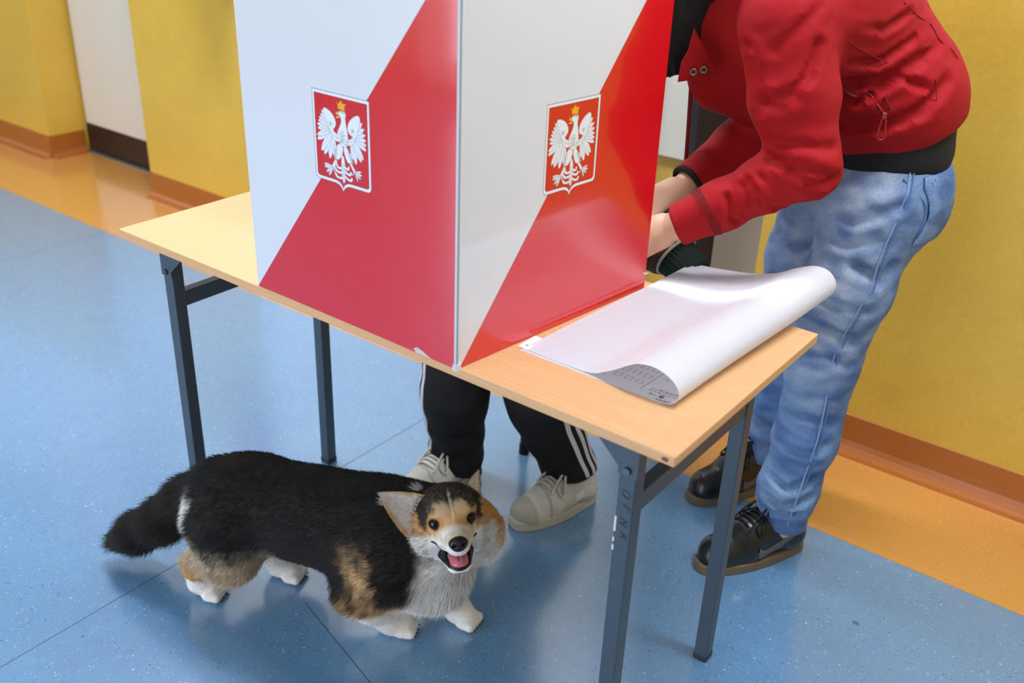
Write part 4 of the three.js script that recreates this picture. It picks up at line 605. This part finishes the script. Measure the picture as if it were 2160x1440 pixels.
  const jf = foldField([...[[[.043, .621, -.07], [-.026, .637, -.07], [-.089, .609, -.07]], [[.038, .555, -.07], [-.037, .577, -.07], [-.089, .553, -.07]], [[.052, .255, -.07], [-.015, .229, -.07], [-.076, .266, -.07]], [[.05, .204, -.07], [-.011, .18, -.07], [-.071, .214, -.07]], [[.021, .154, -.07], [-.056, .167, -.07]], [[.034, .707, -.07], [-.035, .691, -.07], [-.102, .685, -.07]], [[.035, .878, -.07], [-.04, .864, -.07], [-.122, .907, -.07]], [[.045, .829, -.07], [-.032, .814, -.07], [-.092, .837, -.07]], [[.032, .393, -.07], [-.024, .421, -.07], [-.088, .403, -.07]], [[.023, .333, -.07], [-.04, .326, -.07], [-.081, .354, -.07]], [[-.057, .775, -.07], [-.11, .748, -.07], [-.13, .78, -.07]]].map((s, i) => [s, i > 1 && i < 5 ? 0.013 : 0.017, i > 1 && i < 5 ? 0.014 : 0.0075])]);
  const jeDisp = (x, y, z) => (z < 0.1 ? jf(x, y, z) : 0.006 * Math.sin(y * 75 + x * 20) * sst(0.35, 0.15, y)) + 0.003 * noise(x * 14, y * 24, z * 14) + 0.0015 * noise(x * 40, y * 50, z * 40);
  const dA = lin('#5b84ba'), dB = lin('#90afd2'), dC = lin('#d3dfe9'), dD = lin('#3a62a0');
  const denimC = (x, y, z) => {
    const n = noise(x * 9, y * 12, z * 9), m = noise(x * 24, y * 70, z * 24), near = z < 0.11;
    let c = mix3(dA, dB, clamp(0.45 + n * 0.8 + m * 0.35, 0, 1));
    const cx = near ? lerp(-0.055, -0.03, sst(0.9, 0.5, y)) : -0.02, fade = Math.exp(-(((x - cx) / 0.075) ** 2)) * sst(0.35, 0.62, y);
    c = mix3(c, dC, clamp(fade * (0.55 + 0.6 * noise(x * 30, y * 45, z * 30)), 0, 0.85)); c = mix3(c, dD, clamp(noise(x * 18 + 5, y * 26, z * 18) * 1.4, 0, 0.55)); return c;
  };
  const denim = noiseTex(512, 512, (x, y) => { const v = 222 + 34 * (pn(x, y, 256) - 0.5) + 24 * Math.sin((x + y) * 512 * 0.9) + 26 * (pn(x, y, 90) - 0.5); return [v, v, v + 3]; }, true);
  const jeansM = mat(0xffffff, 0.8, { vertexColors: true, map: tiled(denim, 6, 6), bumpMap: tiled(denim, 6, 6), bumpScale: 0.0004 });
  const jeans = part('trousers', mesher(jeansF, [-0.3, 0.04, -0.14], [0.12, 1.02, 0.4], 0.0065, { displace: jeDisp, color: denimC }), jeansM, me);
  const onT = (x, y, z0 = -0.5) => { const p = hit(jeansF, [x, y, z0], [0, 0, 1], 1), n = grad(jeansF, ...p), d = jeDisp(...p) + 0.0012; return [p[0] + n[0] * d, p[1] + n[1] * d, p[2] + n[2] * d]; };
  const thread = mat(0x93add0, 0.8), seamD = mat(0x5a7eb2, 0.8);
  const seam = [[-.131, .972], [-.129, .953], [-.126, .927], [-.123, .905], [-.114, .867], [-.1, .798], [-.092, .734], [-.072, .667], [-.056, .578], [-.057, .471], [-.056, .367], [-.046, .274], [-.038, .209], [-.034, .125]];
  part('side_seam', tube(seam.map(([x, y]) => onT(x, y)), 0.0016, 90, 5), thread, jeans); part('side_seam', tube(seam.map(([x, y]) => onT(x - 0.008, y)), 0.0014, 90, 5), seamD, jeans);
  part('front_pocket', tube([[-.03, .984], [-.036, .975], [-.06, .97], [-.096, .971], [-.128, .98]].map(([x, y]) => onT(x, y)), 0.0017, 30, 5), thread, jeans);
  const bp = (pts) => pts.map(([x, y]) => { const p = hit(jeansF, [-0.6, y, x], [1, 0, 0], 1), n = grad(jeansF, ...p); return [p[0] + n[0] * 0.002, p[1] + n[1] * 0.002, p[2] + n[2] * 0.002]; });
  const bpk = part('back_pocket', mesher((x, y, z) => smax(Math.abs(jeansF(x, y, z) - 0.004) - 0.003, Math.max(Math.abs(z - 0.0) - 0.065, Math.abs(y - 0.89) - 0.07, x + 0.16), 0.004), [-0.3, 0.8, -0.1], [-0.12, 0.98, 0.1], 0.004, { color: denimC }), jeansM, jeans);
  part('pocket_seam', tube(bp([[-0.066, 0.955], [-0.066, 0.9], [-0.06, 0.835], [0, 0.82]]), 0.0014, 30, 5), seamD, jeans);
  // shoes
  const leather = mat(0x0f0f10, 0.38, { clearcoat: 0.15 }), blackStyle = { upper: leather, sole: 0.02, soleMat: mat(0x6e5c45, 0.7), tongue: mat(0x0d0d0e, 0.5), lace: 0.0022, laceMat: mat(0x080808, 0.85), marks: (sub, side, n, on) => {
    for (const s of [-1, 1]) { const U = [[0.04, 0.083], [0.07, 0.067], [0.1, 0.053], [0.13, 0.045], [0.15, 0.047], [0.163, 0.058]], L = [[0.04, 0.078], [0.07, 0.054], [0.1, 0.036], [0.13, 0.026], [0.155, 0.03], [0.165, 0.05]], rows = []; for (let i = 0; i < 5; i++) for (let k = 0; k < 4; k++) { const t = k / 4; rows.push([side(lerp(U[i][0], U[i + 1][0], t), lerp(U[i][1], U[i + 1][1], t), s), side(lerp(L[i][0], L[i + 1][0], t), lerp(L[i][1], L[i + 1][1], t), s)]); } sub('side_emblem', band(s < 0 ? rows : rows.map(([a, b]) => [b, a]), 0.0022, n), mat(0x5c6066, 0.5)); }
    sub('tongue_patch', new THREE.CylinderGeometry(0.009, 0.009, 0.002, 14).rotateZ(-0.45).translate(0.078, 0.123, -0.012), mat(0x5f7f8e, 0.5));
  } };
  makeShoe(me, shoeAt([-0.1, 0.035], [0.165, -0.085], 1.22), blackStyle); makeShoe(me, shoeAt([-0.095, 0.315], [0.16, 0.185], 1.22), blackStyle);
  // body inside the clothes, with head and hands
  const bodyF = un(0.04, cap(Q(-0.1, 0.95, -0.1), Q(0.05, 1.2, -0.06), 0.11, 0.12), cap(Q(0.12, 1.22, 0.04), Q(0.25, 1.21, -0.18), 0.07), chain([Q(...LS, 0.05), Q(...LE, 0.042), Q(0.29, 0.878, 0.157, 0.03), Q(0.315, 0.863, 0.153, 0.027)], 0.02), chain([Q(...RS, 0.05), Q(...RE, 0.042), Q(0.255, 0.896, -0.06, 0.029), Q(0.278, 0.884, -0.043, 0.027)], 0.02), chain([Q(...LH, 0.085), Q(...LK, 0.052), Q(...LA, 0.04), Q(0.0, 0.06, 0.01, 0.03)], 0.03), chain([Q(...RH, 0.085), Q(...RK, 0.052), Q(...RA, 0.04), Q(-0.02, 0.06, -0.27, 0.03)], 0.03), cap(Q(0.18, 1.27, -0.06), Q(0.3, 1.36, -0.06), 0.06, 0.055));
  const hm = new THREE.Matrix4().makeTranslation(...Q(0.37, 1.43, -0.07)).multiply(new THREE.Matrix4().makeRotationY(-0.25)).multiply(new THREE.Matrix4().makeRotationZ(-0.75));
  const hl = handField(Q(0.33, 0.853, 0.148), [0.75, -0.5, 0.12], [0.35, 0.6, -0.7], 1, 0.55), hr = handField(Q(0.295, 0.876, -0.03), [0.8, -0.32, -0.5], [0.25, 0.5, -0.8], -1, 0.75);
  part('body', mergeGeometries([mesher(bodyF, [-0.28, 0.02, -0.3], [0.42, 1.46, 0.42], 0.012), hl.g, hr.g, headParts(hm, 0x2a1d14, me)]), skin, me);
  part('wrist_band', tube(Array.from({ length: 16 }, (_, k) => { const a = k / 16 * 6.2832, ax = V(0.72, -0.42, -0.55).normalize(), u = V(0, 1, 0).cross(ax).normalize(), v = ax.clone().cross(u); return V(...Q(0.272, 0.887, -0.047)).addScaledVector(u, Math.cos(a) * 0.037).addScaledVector(v, Math.sin(a) * 0.037); }), 0.006, 40, 8, true), black, me);
  // pen in the right hand
  const pen = thing('pen', 'thin dark pen held in the hand of the person in red', 'pen', [0, 0, 0]);
  const M4 = new THREE.Matrix4().makeRotationY(me.rotation.y).setPosition(1.16, 0, -0.85), tip = V(...hr.P(0.115, -0.04, 0.03)).applyMatrix4(M4), end = V(...hr.P(0.03, 0.035, 0.035)).applyMatrix4(M4), mid = tip.clone().add(end).multiplyScalar(0.5);
  pen.position.copy(mid); part('barrel', new THREE.CylinderGeometry(0.004, 0.004, 0.11, 10).applyQuaternion(new THREE.Quaternion().setFromUnitVectors(V(0, 1, 0), end.clone().sub(tip).normalize())), mat(0x16233f, 0.4), pen); part('pen_tip', new THREE.ConeGeometry(0.004, 0.016, 10).translate(0, 0.063, 0).applyQuaternion(new THREE.Quaternion().setFromUnitVectors(V(0, 1, 0), tip.clone().sub(end).normalize())), M.bolt, pen);
}

// ---------------------------------------------------------------- person in track trousers behind the booth
{
  const O = [0.42, 0, -0.68], me = thing('person', 'person in black track trousers with white stripes behind the booth', 'person', O);
  const W = (x, y, z, r) => r === undefined ? [x - O[0], y, z - O[2]] : [x - O[0], y, z - O[2], r];
  const black = mat(0x08080a, 0.8, { sheen: 0.2 });
  const legA = chain([W(0.34, 0.9, -0.76, 0.1), W(0.37, 0.68, -0.68, 0.092), W(0.4, 0.47, -0.61, 0.085), W(0.405, 0.26, -0.6, 0.081), W(0.408, 0.04, -0.61, 0.066)], 0.03), legB = chain([W(0.48, 0.9, -0.78, 0.1), W(0.5, 0.65, -0.73, 0.095), W(0.525, 0.46, -0.69, 0.088), W(0.6, 0.27, -0.7, 0.083), W(0.685, 0.1, -0.72, 0.068)], 0.03);
  const pantsF = cut(un(0.04, ell(W(0.41, 0.93, -0.79), [0.175, 0.11, 0.14]), legA, legB), 0.006, plane([0, 1.0, 0], [0, 1, 0]), (x, y, z) => smin(-plane(W(0.5, 0.1, -0.7), [1, 0, 0])(x, y, z), plane(W(0.405, 0.03, -0.6), [0, -1, 0.35])(x, y, z), 0.01), (x, y, z) => smin(-plane(W(0.5, 0.1, -0.7), [-1, 0, 0])(x, y, z), plane(W(0.68, 0.085, -0.7), [0.25, -1, -0.05])(x, y, z), 0.01));
  const pd = (x, y, z) => 0.004 * noise(x * 16, y * 22, z * 16) + 0.003 * Math.sin(y * 90 + x * 30) * sst(0.3, 0.1, y);
  const pants = part('trousers', mesher(pantsF, [-0.24, 0.0, -0.28], [0.38, 1.03, 0.24], 0.007, { displace: pd }), black, me);
  const stripeM = mat(0xdfe1e8, 0.7);
  const stripe = (bones, ang, w) => { // runs along the bones, ang seen from above: 0 = +x, 90 = +z
    const rows = []; const c = new THREE.CatmullRomCurve3(bones.map((b) => V(b[0], b[1], b[2])), false, 'centripetal');
    for (let i = 0; i <= 70; i++) { const p = c.getPoint(i / 70), pair = [-w, w].map((o) => { const a = (ang * Math.PI / 180) + o, d = [Math.cos(a), 0, Math.sin(a)]; return hit(pantsF, [p.x + d[0] * 0.3, p.y, p.z + d[2] * 0.3], [-d[0], 0, -d[2]], 0.4); }); const q = pair.map((e) => { const n = grad(pantsF, ...e), s = pd(...e); return [e[0] + n[0] * s, e[1] + n[1] * s, e[2] + n[2] * s]; }); rows.push(q); }
    part('stripe', band(rows, 0.0016, (p) => grad(pantsF, ...p)), stripeM, pants);
  };
  const bA = [W(0.35, 0.86, -0.75), W(0.37, 0.68, -0.68), W(0.4, 0.47, -0.61), W(0.405, 0.26, -0.6), W(0.408, 0.07, -0.61)], bB = [W(0.48, 0.86, -0.77), W(0.5, 0.65, -0.73), W(0.525, 0.46, -0.69), W(0.6, 0.27, -0.7), W(0.683, 0.112, -0.72)];
  for (const a of [16, -4, -24]) stripe(bB, a, 0.075); for (const a of [118, 138, 158]) stripe(bA, a, 0.07);
  // light sneakers
  const sneak = { upper: mat(0xffffff, 0.75, { vertexColors: true }), color: (x, y, z) => { const m = mix3(lin('#e6e3da'), lin('#cfccba'), clamp(0.5 + noise(x * 30, y * 40, z * 30) * 0.9, 0, 1)); return x > 0.235 || (y < 0.045 && x < 0.09) ? mix3(m, lin('#8f8c6e'), 0.5) : x > 0.19 && x < 0.198 ? mix3(m, lin('#8b8a80'), 0.5) : m; }, sole: 0.026, soleMat: mat(0xc9c3b0, 0.7), tongue: mat(0xc4c3ba, 0.8), lace: 0.0034, laceMat: mat(0xdedcd4, 0.85), marks: (sub, side, n) => { for (const s of [-1, 1]) { const rows = []; for (let i = 0; i <= 6; i++) rows.push([side(0.075 + i * 0.005, 0.072 - i * 0.0012, s), side(0.07 + i * 0.005, 0.05 - i * 0.001, s)]); sub('side_patch', band(s < 0 ? rows : rows.map(([a, b]) => [b, a]), 0.0014, n), mat(0xf0efe8, 0.5)); } } };
  makeShoe(me, shoeAt([0.728 - O[0], -0.775 - O[2]], [0.643 - O[0], -0.535 - O[2]]), sneak); makeShoe(me, shoeAt([0.425 - O[0], -0.675 - O[2]], [0.375 - O[0], -0.4 - O[2]]), sneak);
  // brown jacket, elbow and ribbed green cuff reach past the booth
  const LS = [0.64, 1.08, -0.58], LE = [0.765, 0.8, -0.69], LW = [0.985, 0.757, -0.635], RS = [0.27, 1.12, -0.55], RE = [0.16, 0.95, -0.42], RW = [0.34, 0.83, -0.32];
  const brown = mat(0x4a2f1a, 0.8), coatF = cut(un(0.06, ell(W(0.41, 1.03, -0.79), [0.19, 0.13, 0.15]), cap(W(0.41, 1.05, -0.77), W(0.455, 1.13, -0.6), 0.155, 0.155), cap(W(0.3, 1.13, -0.55), W(0.61, 1.12, -0.58), 0.09)), 0.01, plane([0, 0.93, 0], [0, -1, 0])), slvR = chain([W(...RS, 0.085), W(...RE, 0.062), W(...RW, 0.044)], 0.03), slvCutR = plane(W(...RW), [0.75, -0.4, 0.5]);
  const slv = chain([W(...LS, 0.085), W(...LE, 0.055), W(0.88, 0.772, -0.66, 0.048), W(0.945, 0.766, -0.645, 0.047)], 0.03), slvCut = plane(W(0.945, 0.766, -0.645), [0.88, -0.42, 0.2]), coat = (x, y, z) => smin(smin(coatF(x, y, z), smax(slv(x, y, z), slvCut(x, y, z), 0.006), 0.03), smax(slvR(x, y, z), slvCutR(x, y, z), 0.006), 0.03);
  const jk = part('jacket', mesher(coat, [-0.4, 0.66, -0.3], [0.62, 1.36, 0.45], 0.009, { displace: (x, y, z) => 0.005 * noise(x * 14, y * 20, z * 14) + 0.003 * noise(x * 40, y * 40, z * 40) }), brown, me);
  const cuffF = (x, y, z) => smax(cap(W(0.94, 0.768, -0.646), W(0.998, 0.743, -0.632), 0.044, 0.037)(x, y, z), plane(W(1.0, 0.742, -0.63), [0.88, -0.42, 0.2])(x, y, z), 0.003);
  part('ribbed_cuff', mesher(cuffF, [0.45, 0.66, -0.05], [0.63, 0.86, 0.12], 0.0028, { displace: (x, y, z) => { const ax = V(0.88, -0.42, 0.2).normalize(), u = V(0, 1, 0).cross(ax).normalize(), v = ax.clone().cross(u), d = V(x - 0.55, y - 0.764, z - 0.04); return 0.0016 * Math.sin(Math.atan2(d.dot(v), d.dot(u)) * 26); } }), mat(0x16291f, 0.85), jk);
  part('cuff_piping', tube(Array.from({ length: 18 }, (_, k) => { const ax = V(0.88, -0.42, 0.2).normalize(), u = V(0, 1, 0).cross(ax).normalize(), v = ax.clone().cross(u), a = k / 18 * 6.2832; return V(...W(0.946, 0.766, -0.645)).addScaledVector(u, Math.cos(a) * 0.047).addScaledVector(v, Math.sin(a) * 0.047); }), 0.003, 50, 6, true), mat(0xb5ad97, 0.8), jk);
  const bodyF = un(0.04, cap(W(0.41, 0.95, -0.77), W(0.455, 1.12, -0.6), 0.12), cap(W(0.32, 1.12, -0.55), W(0.6, 1.11, -0.58), 0.07), chain([W(...LS, 0.05), W(...LE, 0.042), W(...LW, 0.029)], 0.02), chain([W(...RS, 0.05), W(...RE, 0.042), W(...RW, 0.029)], 0.02), chain([W(0.345, 0.88, -0.76, 0.08), W(0.4, 0.47, -0.61, 0.055), W(0.41, 0.07, -0.62, 0.038)], 0.03), chain([W(0.48, 0.88, -0.78, 0.08), W(0.525, 0.46, -0.69, 0.055), W(0.7, 0.08, -0.735, 0.04)], 0.03), cap(W(0.46, 1.15, -0.56), W(0.47, 1.26, -0.46), 0.065, 0.055));
  const hm = new THREE.Matrix4().makeTranslation(...W(0.475, 1.34, -0.4)).multiply(new THREE.Matrix4().makeRotationY(-Math.PI / 2)).multiply(new THREE.Matrix4().makeRotationZ(-0.75));
  const hl = handField(W(1.0, 0.74, -0.63), [0.75, -0.62, 0.1], [0.5, 0.6, 0.4], 1, 0.35), hr = handField(W(0.36, 0.82, -0.31), [0.75, -0.2, 0.6], [0, 0.9, 0.3], -1, 0.4);
  part('body', mergeGeometries([mesher(bodyF, [-0.36, 0.02, -0.26], [0.64, 1.4, 0.42], 0.012), hl.g, hr.g, headParts(hm, 0x3a2a1c, me)]), skin, me);
}
renderer.render(scene, camera);
